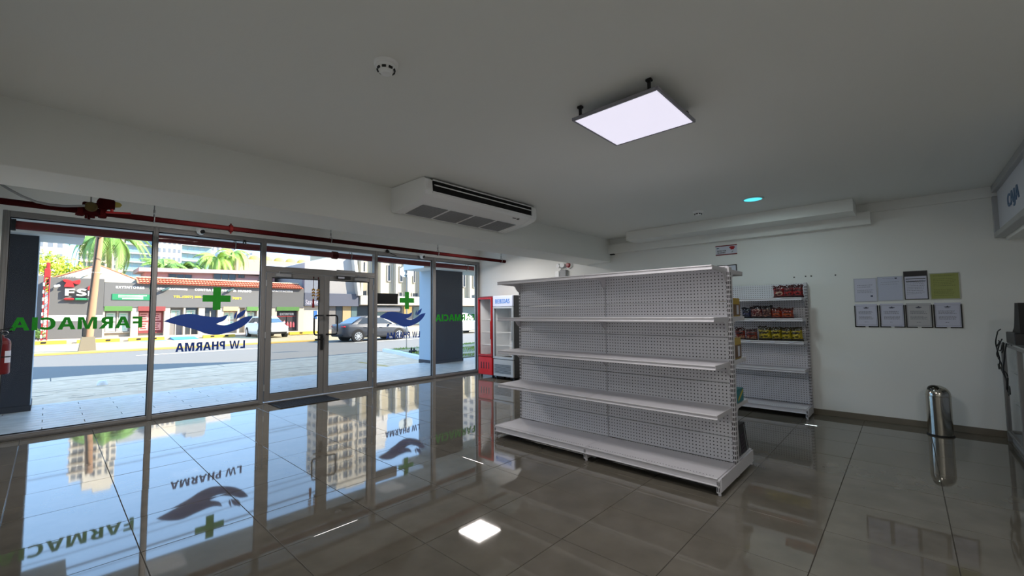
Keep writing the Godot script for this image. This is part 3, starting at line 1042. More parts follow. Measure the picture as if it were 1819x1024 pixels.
	part(eb, "battery_box", M.grey_plastic, em)
	var e3 := MB.new()
	e3.span(Vector3(-0.06, -0.075, -0.14), Vector3(0, 0.06, -0.04), 0.01)
	part(e3, "side_box", M.white_plastic, em)
	var e4 := MB.new()
	e4.cyl(Vector3(-0.04, 0.075, 0.0), Vector3(-0.04, 0.15, 0.0), 0.012, 0.012, 10)
	e4.cyl(Vector3(-0.02, 0.17, -0.03), Vector3(-0.09, 0.16, -0.05), 0.045, 0.05, 16)
	e4.cyl(Vector3(-0.02, 0.17, 0.05), Vector3(-0.09, 0.17, 0.06), 0.045, 0.05, 16)
	part(e4, "lamp_head", M.white_plastic, em)
	var al := thing("fire_alarm", "round white and red fire alarm sounder on the side wall right of the emergency light", "alarm", Vector3(W, 2.385, -5.0))
	var a1 := MB.new()
	a1.lathe(Vector3.ZERO, [[0.075, 0.0], [0.075, 0.025], [0.068, 0.035], [0.0, 0.035]], 24, false, Basis(Vector3.BACK, PI / 2))
	part(a1, "base", M.white_plastic, al)
	var a2 := MB.new()
	a2.lathe(Vector3.ZERO, [[0.052, 0.034], [0.052, 0.055], [0.04, 0.068], [0.0, 0.07]], 24, false, Basis(Vector3.BACK, PI / 2))
	part(a2, "sounder", mat("alarm_red", c8(140, 18, 26), 0.35), al)
	# a few screw holes left in the plaster
	for q in [[1.893, -1.004, "second from the left"], [1.893, -0.94, "third from the left"], [1.888, -0.669, "rightmost, nearest the wall notices"], [1.888, -1.14, "leftmost"]]:
		var sc := MB.new(Vector3(W, q[0], q[1]))
		sc.lathe(Vector3(W, q[0], q[1]), [[0.009, 0.0], [0.009, 0.006], [0.006, 0.012], [0.0, 0.013]], 10, false, Basis(Vector3.BACK, PI / 2))
		var os := part(sc, "wall_plug", M.black)
		os.position = Vector3(W, q[0], q[1])
		tag(os, "small black wall plug above the wall shelving, " + q[2], "wall plug", "wall plugs above the wall shelving")


func bracket_mesh(d: float, drop: float) -> ArrayMesh:
	# sheet-steel shelf bracket in the local xy plane, x out from the panel
	var b := MB.new()
	b.prism(curve2([[0.0, 0.0, 1], [d, 0.0, 1], [d, -0.030, 1], [d * 0.36, -0.036, 1], [d * 0.26, -0.045], [d * 0.20, -0.075], [d * 0.10, -drop * 0.92], [0.0, -drop, 1]], 4), 0.004, Transform3D(Basis.IDENTITY, Vector3(0, 0, -0.002)))
	return b.mesh()


func shelf_mesh(l: float, d0: float, d1: float, lip: float) -> ArrayMesh:
	# folded steel shelf running along -z from 0 to l, from x = d0 at the panel to d1 at the front; top at y = 0
	var b := MB.new()
	b.span(Vector3(d0, -0.004, -l + 0.002), Vector3(d1 - 0.002, 0.0, -0.002))
	b.span(Vector3(d1 - 0.014, -lip, -l + 0.002), Vector3(d1 - 0.004, 0.0, -0.002), 0.003)
	b.span(Vector3(d0 + 0.01, -0.03, -l + 0.002), Vector3(d1 - 0.01, -0.004, -l + 0.006))
	b.span(Vector3(d0 + 0.01, -0.03, -0.006), Vector3(d1 - 0.01, -0.004, -0.002))
	return b.mesh()


func rail_mesh(l: float, d1: float, lip: float) -> ArrayMesh:
	# price channel along the front edge: two beads with a recessed strip between
	var b := MB.new()
	b.span(Vector3(d1 - 0.004, -0.010, -l + 0.001), Vector3(d1 + 0.008, 0.002, -0.001), 0.003)
	b.span(Vector3(d1 - 0.004, -lip - 0.002, -l + 0.001), Vector3(d1 + 0.008, -lip + 0.009, -0.001), 0.003)
	b.span(Vector3(d1 - 0.004, -lip + 0.004, -l + 0.001), Vector3(d1 + 0.001, -0.006, -0.001))
	return b.mesh()


func gondola(called: String, label: String, at: Vector3, sides: Array, levels: Array, rows: Array, depth: float, base: float, bays: int, lv_back = null):
	# local: x = 0 at the middle of the uprights, bays run along -z from 0
	var t := thing(called, label, "shelving unit", at)
	var two := sides.size() > 1
	var sp: Material = M.shelf_paint
	var hi := 1.80
	for k in bays + 1:
		var z := -1.2 * k
		var b := MB.new()
		var ends: bool = k == 0 or k == bays
		var pw := 0.04 if ends else 0.018
		b.span(Vector3(-pw, 0.02, z - 0.015), Vector3(pw, hi, z + 0.015), 0.002)
		var up := part(b, "upright", sp, t)
		var sl := MB.new()   # two columns of slots on each open face
		for n in 42:
			var y := 0.10 + n * 0.04
			for q in [-0.011, 0.011]:
				if k == 0: sl.box(Vector3(-0.02 + q, y, z + 0.0146), Vector3(0.010, 0.026, 0.003))
				for s in (sides if ends else []): sl.box(Vector3(s * 0.0396, y, z + q * 0.6), Vector3(0.003, 0.026, 0.007))
		if ends: part(sl, "slot", M.black, up)
		for s in sides:
			var ft := MB.new()
			ft.span(Vector3(minf(s * 0.03, s * base), 0.022, z - 0.014), Vector3(maxf(s * 0.03, s * base), 0.125, z + 0.014), 0.003)
			ft.cyl(Vector3(s * (base - 0.03), 0.0, z), Vector3(s * (base - 0.03), 0.024, z), 0.012, 0.010, 12)
			var foot := part(ft, "base_foot", sp, t)
			var fs := MB.new()
			for y in [0.05, 0.095]:
				for q in [-0.006, 0.006]: fs.box(Vector3(s * (base + 0.0005), y, z + q), Vector3(0.003, 0.03, 0.005))
			part(fs, "slot", M.black, foot)
	for s in sides:
		var mir := Basis(Vector3.UP, 0.0 if s > 0 else PI)
		for bay in bays:
			var z0 := -1.2 * bay
			for r in rows.size() - 1:
				var pb := MB.new()
				pb.box(Vector3.ZERO, Vector3(0.016, rows[r + 1] - rows[r] - 0.004, 1.193), 0.003)
				var pn := part(pb, "back_panel", M.pegboard, t)
				pn.position = Vector3(s * 0.028, (rows[r] + rows[r + 1]) / 2, z0 - 0.6)
			var lvs: Array = levels if s == sides[0] or lv_back == null else lv_back
			for lev in lvs:
				var dd: float = depth
				var sh := put(shelf_mesh(1.2, 0.036, dd, 0.036), "shelf", sp, t)
				var rl := put(rail_mesh(1.2, dd, 0.036), "price_rail", sp, sh)
				var br := bracket_mesh(dd - 0.05, 0.115)
				for e in [-0.03, -1.17]:
					var bk := put(br, "bracket", sp, sh)
					bk.position = Vector3(0.036, -0.004, e + (0.022 if e > -0.5 else -0.022))
				sh.transform = Transform3D(mir, Vector3(0, lev, z0 if s > 0 else z0 - 1.2))
			var bs := put(shelf_mesh(1.2, 0.036, base, 0.062), "base_shelf", sp, t)
			put(rail_mesh(1.2, base, 0.062), "price_rail", sp, bs)
			bs.transform = Transform3D(mir, Vector3(0, 0.135, z0 if s > 0 else z0 - 1.2))
			if s < 0:
				var hl := MB.new()   # row of small holes along front and back of the deck
				for n in 46:
					for xx in [0.045, base - 0.035]: hl.box(Vector3(xx, 0.0005, -0.03 - n * 0.025), Vector3(0.006, 0.002, 0.006))
				part(hl, "deck_hole", M.black, bs)
		# end plates closing the base
		for z in [0.017, -1.2 * bays - 0.017]:
			var ep := MB.new()
			ep.span(Vector3(minf(0.0, s * (base - 0.02)), 0.03, z - 0.003), Vector3(maxf(0.0, s * (base - 0.02)), 0.135, z + 0.003), 0.001)
			part(ep, "end_plate", sp, t)
	if two:
		var cap := MB.new()
		cap.span(Vector3(-0.02, hi - 0.002, -1.2 * bays), Vector3(0.02, hi + 0.01, 0.0), 0.003)
		part(cap, "top_rail", sp, t)
	return t


func make_gondolas():
	var rows := [0.137, 0.345, 0.80, 1.19, 1.50, 1.795]
	gondola("shelving_gondola", "double-sided light grey pegboard shelving gondola standing in the middle of the floor, nearly empty", Vector3(4.0, 0, -1.115), [-1.0, 1.0], [0.600, 0.985, 1.365, 1.785], rows, 0.432, 0.482, 2)
	gondola("wall_shelving", "light grey pegboard shelving against the side wall holding snack bags", Vector3(7.105, 0, -1.0), [-1.0], [0.628, 1.003, 1.308, 1.590], [0.137, 0.48, 0.80, 1.12, 1.46, 1.795], 0.362, 0.395, 2)


func bag(called: String, label: String, at: Vector3, w: float, h: float, d: float, m: Material, lean := 0.0, turn := 0.0, group := "snack bags on the wall shelving"):
	# pillow bag facing -x: blown up in the middle, drawn in at the sides, creased, crimped along top and bottom
	var t := thing(called, label, "snack bag", at, group)
	t.basis = Basis(Vector3.UP, turn) * Basis(Vector3.BACK, lean)
	var nx := 16
	var ny := 18
	var nz := FastNoiseLite.new()
	nz.seed = rng.randi() % 9999
	nz.frequency = 9.0
	nz.fractal_octaves = 3
	var skew := rng.randf_range(-0.16, 0.16)
	var b := MB.new()
	var body := 0.90
	b.st.set_smooth_group(7)
	for side in [-1.0, 1.0]:
		var grid := []
		for j in ny + 1:
			var row := []
			for i in nx + 1:
				var u := float(i) / nx * 2 - 1
				var v := float(j) / ny * 2 - 1
				var fat := pow(maxf(0, 1 - pow(absf(u), 2.6)), 0.6) * pow(maxf(0, 1 - pow(absf(v), 2.4)), 0.6)
				var pinch := 1.0 - 0.13 * pow(1 - v * v, 0.5) + nz.get_noise_2d(v * h * 5, 3.0) * 0.10
				var off := nz.get_noise_3d(u * w * 5, v * h * 5, side * 4) * 0.75 + 0.25 * sin(u * 9.0 + v * 2.0) * absf(v)
				var yy := (v * body + 1) * h / 2 + absf(u) * u * skew * h * 0.35 * (v + 1) * 0.5 + nz.get_noise_2d(u * w * 6, 9.0) * 0.012 * (v + 1)
				row.append([Vector3(side * (d / 2 * fat * (1 + off * 0.5) + 0.0015), maxf(yy, 0.004), u * w / 2 * pinch), Vector2((u + 1) / 2, 1 - (v + 1) / 2)])
			grid.append(row)
		for j in ny:
			for i in nx:
				var q := [grid[j][i], grid[j][i + 1], grid[j + 1][i + 1], grid[j + 1][i]]
				var order := [0, 1, 2, 0, 2, 3] if side > 0 else [0, 2, 1, 0, 3, 2]
				for e in order:
					b.st.set_uv(q[e][1]); b.st.add_vertex(q[e][0])
	b.st.set_uv(Vector2.ZERO)
	b.st.set_smooth_group(-1)
	part(b, "pouch", m, t)
	for e in [0.975, 0.03]:
		var c := MB.new()
		for k in 9:   # crimped strip following the skewed edge
			var u := (k + 0.5) / 9.0 * 2 - 1
			var y: float = h * e + absf(u) * u * skew * h * 0.35 * (1.0 if e > 0.5 else 0.0) + nz.get_noise_2d(u * w * 6, 9.0) * 0.024 * (1.0 if e > 0.5 else 0.0)
			c.box(Vector3(0.0015 * (k % 2), maxf(y, 0.008), u * w * 0.48), Vector3(0.004, 0.016, w * 0.109))
		part(c, "crimped_seam", mat("seam_" + m.resource_name, m.get_meta("seam"), 0.35), t)


func bag_print(key: String, base: Color, dark: Color, spot: Color, style: int) -> StandardMaterial3D:
	var m := picture(key, 96, 128, func(im: Image):
		var r := RandomNumberGenerator.new()
		r.seed = hash(key) % 99991
		im.fill(base)
		for n in 8: disc(im, r.randf_range(0, 96), r.randf_range(0, 128), r.randf_range(8, 22), r.randf_range(4, 12), base.darkened(r.randf_range(0.1, 0.5)))
		im.fill_rect(Rect2i(0, 0, 96, 22), dark)
		im.fill_rect(Rect2i(0, 108, 96, 20), dark)
		if style == 0:
			disc(im, 48, 46, 38, 17, dark)
			for n in 14: disc(im, r.randf_range(10, 86), r.randf_range(78, 110), 8, 6, spot.darkened(r.randf() * 0.3))
		elif style == 1:
			for n in 70: disc(im, r.randf_range(4, 92), r.randf_range(24, 108), r.randf_range(2, 6), r.randf_range(2, 5), spot if n % 3 else dark)
		else:
			disc(im, 52, 78, 32, 24, spot)
			disc(im, 44, 44, 40, 12, dark)
			disc(im, 56, 84, 18, 12, base.darkened(0.45))
			disc(im, 24, 92, 12, 9, dark)
	, 0.28)
	m.metallic_specular = 0.6
	m.set_meta("seam", dark)
	return m


func goods():
	var red := bag_print("bag_red", c8(150, 16, 20), c8(70, 8, 10), c8(190, 160, 140), 2)
	var red2 := bag_print("bag_red_deep", c8(124, 12, 18), c8(56, 5, 8), c8(160, 34, 34), 2)
	var speck := bag_print("bag_speckled", c8(96, 18, 18), c8(30, 8, 9), c8(200, 172, 160), 1)
	var brown := bag_print("bag_brown", c8(70, 30, 24), c8(26, 12, 12), c8(150, 110, 90), 1)
	var blue := bag_print("bag_blue", c8(20, 30, 66), c8(10, 12, 26), c8(70, 70, 100), 2)
	var orange := bag_print("bag_orange", c8(150, 48, 16), c8(76, 20, 8), c8(186, 86, 34), 2)
	var rust := bag_print("bag_rust", c8(124, 34, 18), c8(46, 10, 8), c8(196, 160, 120), 0)
	var yellow := bag_print("bag_yellow", c8(164, 146, 16), c8(44, 34, 8), c8(200, 178, 50), 2)
	var x1 := 6.86
	for q in [[-1.275, red, "red snack bag with pale print, leftmost on the top shelf of the wall shelving", 0.0], [-1.165, red2, "deep red snack bag, middle one of three on the top shelf by the wall", 0.15], [-1.06, red2, "deep red snack bag nearest the end upright on the wall shelving's top shelf", -0.1]]:
		bag("snack_bag", q[2], Vector3(x1, 1.592, q[0]), 0.15, 0.165, 0.08, q[1], 0.12, q[3])
	for q in [[-1.69, blue, "dark blue snack bag on the second shelf, leftmost in view beside the gondola post", 0.15, 0.11], [-1.56, speck, "red and white speckled snack bag on the second shelf of the wall shelving", 0.175, 0.145], [-1.43, brown, "dark brown snack bag between speckled and orange bags on the second shelf", 0.17, 0.14], [-1.315, orange, "upright orange snack bag next to the dark brown one on the second shelf", 0.145, 0.12], [-1.19, orange, "orange snack bag leaning rightmost on the second shelf of the wall shelving", 0.135, 0.15]]:
		bag("snack_bag", q[2], Vector3(6.85, 1.310, q[0]), q[4] + 0.015, q[3], 0.085, q[1], 0.15, 0.0)
	for q in [[-1.775, rust, "rust-red snack bag with pale chips at the left of the third shelf", 0.17, 0.13, 0.0], [-1.63, rust, "second rust-red snack bag on the third shelf, beside the yellow bags", 0.15, 0.135, 0.1], [-1.46, yellow, "yellow snack bag, leftmost of the four yellow ones on the third shelf", 0.19, 0.155, 0.0], [-1.325, yellow, "yellow snack bag, second of the four yellow ones on the third shelf", 0.185, 0.125, 0.05], [-1.205, yellow, "yellow snack bag, third of the four yellow ones on the third shelf", 0.18, 0.12, -0.05], [-1.08, yellow, "slumped yellow snack bag nearest the end upright on the third shelf", 0.185, 0.14, -0.25]]:
		bag("snack_bag", q[2], Vector3(6.83, 1.005, q[0]), q[4] + 0.015, q[3], 0.09, q[1], 0.18, q[5])
	# price tickets clipped to the wall shelving
	for q in [[-1.26, 1.578, "only white price ticket on the top shelf edge of the wall shelving"], [-1.60, 1.296, "left white price ticket on the second shelf edge, under the speckled snack bag"], [-1.33, 1.296, "right white price ticket on the second shelf edge, under the orange snack bags"], [-1.66, 0.991, "leftmost white price ticket on the third shelf edge, under the rust-red bags"], [-1.36, 0.991, "middle white price ticket on the third shelf edge, under the yellow bags"], [-1.14, 0.991, "rightmost white price ticket on the third shelf edge, under the yellow bags"]]:
		var pt := MB.new()
		pt.box(Vector3.ZERO, Vector3(0.003, 0.020, 0.055), 0.001)
		var tk := part(pt, "price_ticket", M.paper)
		tk.position = Vector3(7.105 - 0.362 - 0.0095, q[1], q[0])
		tag(tk, q[2], "price ticket", "price tickets on the wall shelving")
	# boxes on the back of the gondola, seen past its end
	var px := [
		["yellow carton on the back of the gondola, top one behind the end post", Vector3(4.235, 1.367, -1.185), Vector3(0.20, 0.165, 0.12), c8(196, 160, 36), c8(120, 84, 40)],
		["tan and yellow carton behind the gondola's end post, middle of the three cartons", Vector3(4.225, 0.987, -1.185), Vector3(0.20, 0.185, 0.12), c8(190, 160, 60), c8(110, 78, 50)],
		["teal carton with a yellow flash on the back of the gondola, lowest upper shelf", Vector3(4.245, 0.602, -1.19), Vector3(0.19, 0.115, 0.13), c8(24, 120, 128), c8(190, 176, 60)]]
	for k in 3:
		var p = px[k]
		var t := thing("carton", p[0], "carton", p[1], "cartons on the back of the gondola")
		var s: Vector3 = p[2]
		var b := MB.new()
		b.box(Vector3(0, s.y / 2, 0), s, 0.003)
		part(b, "box_body", mat("carton_%d" % k, p[3], 0.5), t)
		var l := MB.new()
		if k < 2: l.box(Vector3(0, s.y * 0.36, 0), Vector3(s.x + 0.002, s.y * 0.62, s.z + 0.002))
		else: l.box(Vector3(0, s.y * 0.5, s.z / 2), Vector3(s.x * 0.9, s.y * 0.22, 0.003), 0.0, Basis(Vector3.BACK, 0.45))
		part(l, "label_print", mat("carton_label_%d" % k, p[4], 0.5), t)
		if k < 2:
			var w := MB.new()
			w.box(Vector3(0.02, s.y * 0.36, s.z / 2 + 0.002), Vector3(0.06, s.y * 0.5, 0.002))
			part(w, "panel_print", M.paper, t)
	# packs leaning on the base shelf at the gondola's back
	for k in 3:
		var t := thing("dark_pack", ["striped black packet leaning foremost on the back base shelf of the gondola", "second dark packet behind the striped one on the gondola's back base shelf", "third dark packet, furthest in, on the gondola's back base shelf"][k], "packet", Vector3(4.30, 0.137, -1.145 - k * 0.04), "dark packets on the base shelf")
		t.rotation = Vector3(-0.06, 0, 0.0)
		var b := MB.new()
		b.prism(PackedVector2Array([Vector2(-0.155, 0), Vector2(0.15, 0), Vector2(0.105, 0.255), Vector2(-0.145, 0.255)]), 0.03, Transform3D(Basis.IDENTITY, Vector3(0, 0, -0.015)))
		part(b, "packet_body", mat("packet_navy", c8(8, 10, 20), 0.45), t)
		var l := MB.new()
		for n in 5: l.box(Vector3(-0.015, 0.03 + n * 0.032, 0.016), Vector3(0.12 - n * 0.006, 0.018, 0.002), 0.0, Basis(Vector3.BACK, 0.1))
		part(l, "stripe_print", mat("packet_stripe", c8(60, 44, 62), 0.5), t)
		var e := MB.new()
		e.box(Vector3(0.085, 0.12, 0.017), Vector3(0.008, 0.24, 0.003), 0.0, Basis(Vector3.BACK, 0.18))
		e.box(Vector3(-0.11, 0.12, 0.017), Vector3(0.006, 0.24, 0.003), 0.0, Basis(Vector3.BACK, 0.05))
		part(e, "edge_print", M.grey_plastic, t)


func fridge(called: String, label: String, z0: float, z1: float, x0: float, hi: float, shell_m: Material, frame_m: Material, dark: Material, y_grille: float, header: bool):
	# upright glass-door drinks fridge whose door faces -x
	var t := thing(called, label, "fridge", Vector3(x0, 0, (z0 + z1) / 2))
	var o: Vector3 = t.position
	var xb := W - 0.03
	var y0 := 0.06
	var b := MB.new(o)
	b.span(Vector3(x0 + 0.05, y0, z0), Vector3(xb, hi, z0 + 0.03), 0.006)
	b.span(Vector3(x0 + 0.05, y0, z1 - 0.03), Vector3(xb, hi, z1), 0.006)
	b.span(Vector3(x0 + 0.05, hi - 0.05, z0 + 0.02), Vector3(xb, hi, z1 - 0.02), 0.004)
	b.span(Vector3(x0 + 0.05, y0, z0 + 0.02), Vector3(xb, y_grille + 0.02, z1 - 0.02), 0.004)
	part(b, "cabinet", dark, t)
	var bk := MB.new(o)
	bk.span(Vector3(xb - 0.04, y_grille, z0 + 0.03), Vector3(xb - 0.005, hi - 0.04, z1 - 0.03))
	for zz in [z0 + 0.033, z1 - 0.036]: bk.span(Vector3(x0 + 0.06, y_grille, zz), Vector3(xb - 0.02, hi - 0.05, zz + 0.003))
	part(bk, "liner", M.white_plastic, t)
	var y_top := hi - (0.24 if header else 0.03)
	var d := MB.new(o)
	for e in [[y_grille, y_top, z0, z0 + 0.035], [y_grille, y_top, z1 - 0.035, z1], [y_grille, y_grille + 0.045, z0 + 0.03, z1 - 0.03], [y_top - 0.04, y_top, z0 + 0.03, z1 - 0.03]]:
		d.span(Vector3(x0, e[0], e[2]), Vector3(x0 + 0.045, e[1], e[3]), 0.006)
	var door := part(d, "door", frame_m, t)
	var g := MB.new(o)
	g.span(Vector3(x0 + 0.018, y_grille + 0.04, z0 + 0.03), Vector3(x0 + 0.026, y_top - 0.035, z1 - 0.03))
	part(g, "pane", M.glass, door)
	var h := MB.new(o)
	h.span(Vector3(x0 - 0.025, 0.85, z1 - 0.03), Vector3(x0 - 0.008, 1.25, z1 - 0.012), 0.005)
	h.span(Vector3(x0 - 0.012, 0.87, z1 - 0.028), Vector3(x0 + 0.004, 0.89, z1 - 0.014))
	h.span(Vector3(x0 - 0.012, 1.21, z1 - 0.028), Vector3(x0 + 0.004, 1.23, z1 - 0.014))
	part(h, "handle", frame_m, door)
	for y in [0.72, 1.0, 1.28]:
		var r := MB.new(o)
		for n in 12: r.cyl(Vector3(x0 + 0.09, y, lerpf(z0 + 0.05, z1 - 0.05, n / 11.0)), Vector3(xb - 0.06, y, lerpf(z0 + 0.05, z1 - 0.05, n / 11.0)), 0.003, 0.003, 5)
		for xx in [x0 + 0.09, xb - 0.06]: r.cyl(Vector3(xx, y, z0 + 0.04), Vector3(xx, y, z1 - 0.04), 0.005, 0.005, 6)
		part(r, "wire_shelf", M.white_plastic, t)
	var k := MB.new(o)
	k.span(Vector3(x0 + 0.005, y0 + 0.01, z0 + 0.004), Vector3(x0 + 0.05, y_grille - 0.008, z1 - 0.004), 0.01)
	var gr := part(k, "grille_panel", shell_m, t)
	var sl := MB.new(o)
	if header:
		for n in 9: sl.span(Vector3(x0 + 0.001, 0.14 + n * 0.022, z0 + 0.04), Vector3(x0 + 0.008, 0.148 + n * 0.022, z1 - 0.07))
	else:
		for n in 4: sl.span(Vector3(x0 + 0.001, 0.20, lerpf(z0 + 0.11, z1 - 0.10, n / 3.0) - 0.012), Vector3(x0 + 0.008, 0.345, lerpf(z0 + 0.11, z1 - 0.10, n / 3.0) + 0.012), 0.003)
	part(sl, "slot", M.black, gr)
	for e in [[x0 + 0.08, z0 + 0.05], [x0 + 0.08, z1 - 0.05], [xb - 0.08, z0 + 0.05], [xb - 0.08, z1 - 0.05]]:
		var ft := MB.new(o)
		ft.cyl(Vector3(e[0], 0, e[1]), Vector3(e[0], 0.065, e[1]), 0.022, 0.018, 10)
		part(ft, "foot", M.black, t)
	if header:
		var hd := MB.new(o)
		hd.span(Vector3(x0, y_top + 0.005, z0 + 0.003), Vector3(x0 + 0.05, hi, z1 - 0.003), 0.008)
		var hp := part(hd, "header", mat("fridge_header", c8(206, 214, 236), 0.35), t)
		write("BEBIDAS", "lettering", Vector3(x0 - 0.002, (y_top + hi) / 2, (z0 + z1) / 2) - o, 0.095, mat("header_blue", c8(64, 128, 206), 0.5), hp, 0.43, -PI / 2, 0.004)
	return t


func fridges():
	fridge("drinks_fridge", "red-framed empty glass-door drinks fridge in the corner by the shopfront", -7.14, -6.69, 6.60, 1.80, mat("fridge_red", c8(214, 26, 28), 0.3), mat("fridge_frame_red", c8(176, 22, 26), 0.3), mat("fridge_red_dark", c8(120, 18, 22), 0.4), 0.47, false)
	fridge("drinks_fridge", "silver glass-door drinks fridge headed BEBIDAS, with dark sides, right of the red one", -6.655, -6.06, 6.60, 1.80, mat("fridge_silver", c8(184, 190, 192), 0.35), mat("fridge_frame_silver", c8(178, 186, 192), 0.35), mat("fridge_dark", c8(44, 46, 48), 0.5), 0.44, true)


func till():
	# cashier's booth on the right: showcase below, lettered fascia above
	var f := thing("till_fascia", "white framed overhead fascia lettered CAJA above the cashier's counter", "sign", Vector3(5.8, 2.49, 0.82))
	var o: Vector3 = f.position
	var x0 := 4.4
	var x1 := W
	var fr := MB.new(o)
	fr.span(Vector3(x0, 2.715, 0.775), Vector3(x1 - 0.005, CEIL, 0.86), 0.004)
	fr.span(Vector3(x0, 2.205, 0.775), Vector3(x1, 2.262, 0.86), 0.004)
	fr.span(Vector3(x1 - 0.055, 2.262, 0.775), Vector3(x1, 2.672, 0.86), 0.004)
	fr.span(Vector3(x0, 2.262, 0.775), Vector3(x0 + 0.055, 2.715, 0.86), 0.004)
	fr.span(Vector3(5.36, 2.262, 0.778), Vector3(5.42, 2.715, 0.86), 0.004)
	part(fr, "frame", M.aluminium_light, f)
	for e in [[5.42, 7.115], [4.455, 5.36]]:
		var p := MB.new(o)
		p.span(Vector3(e[0], 2.262, 0.815), Vector3(e[1], 2.715, 0.835))
		part(p, "panel", mat("fascia_panel", c8(212, 216, 226), 0.4), f)
	write("CAJA", "lettering", Vector3(6.23, 2.475, 0.812) - o, 0.165, mat("caja_blue", c8(96, 124, 156), 0.6), f, 0.58, PI, 0.006)
	var lp := MB.new(o)
	lp.span(Vector3(x0, 2.17, 0.86), Vector3(x1, 2.21, 2.4), 0.004)
	part(lp, "soffit_panel", M.paint, f)
	# glass showcase
	var c := thing("glass_showcase", "glass-fronted aluminium showcase counter at the right edge, topped by a black till", "counter", Vector3(6.0, 0, 0.95))
	o = c.position
	var hi := 1.05
	var cf := MB.new(o)
	for x in [7.005, 6.13, 5.25, 4.4]:
		for z in [0.76, 1.22]:
			cf.span(Vector3(x - 0.018, 0.0, z - 0.018), Vector3(x + 0.018, hi, z + 0.018), 0.003)
	for y in [0.085, hi - 0.03]:
		for z in [0.76, 1.22]:
			cf.span(Vector3(4.4, y, z - 0.016), Vector3(7.005, y + 0.03, z + 0.016), 0.003)
		for x in [7.005, 4.4]: cf.span(Vector3(x - 0.016, y, 0.76), Vector3(x + 0.016, y + 0.03, 1.22), 0.003)
	part(cf, "frame", M.aluminium, c)
	var pl := MB.new(o)
	pl.span(Vector3(4.4, 0.0, 0.775), Vector3(7.0, 0.085, 1.2))
	part(pl, "plinth", M.grey_plastic, c)
	for e in [[6.148, 6.987], [5.268, 6.112], [4.418, 5.232]]:
		var g := MB.new(o)
		g.span(Vector3(e[0], 0.115, 0.757), Vector3(e[1], hi - 0.03, 0.763))
		part(g, "pane", M.glass, c)
	var gs := MB.new(o)
	gs.span(Vector3(7.002, 0.115, 0.78), Vector3(7.008, hi - 0.03, 1.2))
	part(gs, "pane", M.glass, c)
	for y in [0.42, 0.74]:
		var gl := MB.new(o)
		gl.span(Vector3(4.45, y, 0.80), Vector3(6.98, y + 0.008, 1.18))
		part(gl, "glass_shelf", M.clear_sheet, c)
	var bk := MB.new(o)
	bk.span(Vector3(4.42, 0.1, 1.205), Vector3(6.99, hi - 0.02, 1.215))
	part(bk, "back_panel", M.paper, c)
	var tp := MB.new(o)
	tp.span(Vector3(4.39, hi, 0.735), Vector3(7.03, hi + 0.018, 1.25), 0.004)
	part(tp, "top", M.clear_sheet, c)
	# till on the counter: cash drawer and screen seen from the side
	var t := thing("till_terminal", "black till terminal with raised screen standing on the glass showcase", "till", Vector3(6.45, hi + 0.018, 0.90))
	var d := MB.new()
	d.box(Vector3(0, 0.055, 0), Vector3(0.46, 0.11, 0.30), 0.006)
	part(d, "cash_drawer", M.black, t)
	var sc := MB.new()
	sc.prism(curve2([[0.18, 0.11, 1], [0.16, 0.125], [0.10, 0.15], [0.06, 0.20], [-0.02, 0.36], [-0.04, 0.40, 1], [-0.22, 0.40, 1], [-0.22, 0.11, 1]], 5), 0.22, Transform3D(Basis.IDENTITY, Vector3(0, 0, -0.11)))
	part(sc, "screen_stand", mat("till_black", c8(9, 9, 10), 0.6), t)
	var wh := thing("till_cables", "tangle of thin black cables hanging from the till over the showcase front", "cable", Vector3(6.65, 1.07, 0.74))
	o = wh.position
	var ph := [[[6.72, 1.20], [6.83, 1.16], [6.88, 1.05], [6.93, 0.86], [6.90, 0.77], [6.80, 0.83], [6.62, 0.70], [6.48, 0.72], [6.40, 0.62]],
		[[6.68, 1.10], [6.80, 1.02], [6.86, 0.93], [6.83, 0.83], [6.70, 0.77], [6.58, 0.80], [6.50, 0.74], [6.46, 0.60], [6.30, 0.58]],
		[[6.62, 1.07], [6.70, 0.98], [6.84, 1.0], [6.86, 1.06], [6.78, 1.08]],
		[[6.42, 1.07], [6.47, 0.95], [6.50, 0.80], [6.47, 0.62], [6.35, 0.66], [6.22, 0.60]],
		[[6.60, 1.06], [6.55, 1.0], [6.52, 0.97]]]
	for q in ph:
		var cu := Curve3D.new()
		for k in q.size():
			var a: Array = q[maxi(k - 1, 0)]
			var e: Array = q[mini(k + 1, q.size() - 1)]
			var tan := Vector3(e[0] - a[0], e[1] - a[1], 0) * 0.17
			var wob: float = 0.72 - 0.012 * (k % 3)
			cu.add_point(Vector3(q[k][0], q[k][1], wob) - o, -tan, tan)
		cu.bake_interval = 0.02
		var pts := []
		for p in cu.get_baked_points(): pts.append(p)
		var cb := MB.new()
		cb.tube(pts, 0.0055, 6)
		part(cb, "cable", M.black, wh)


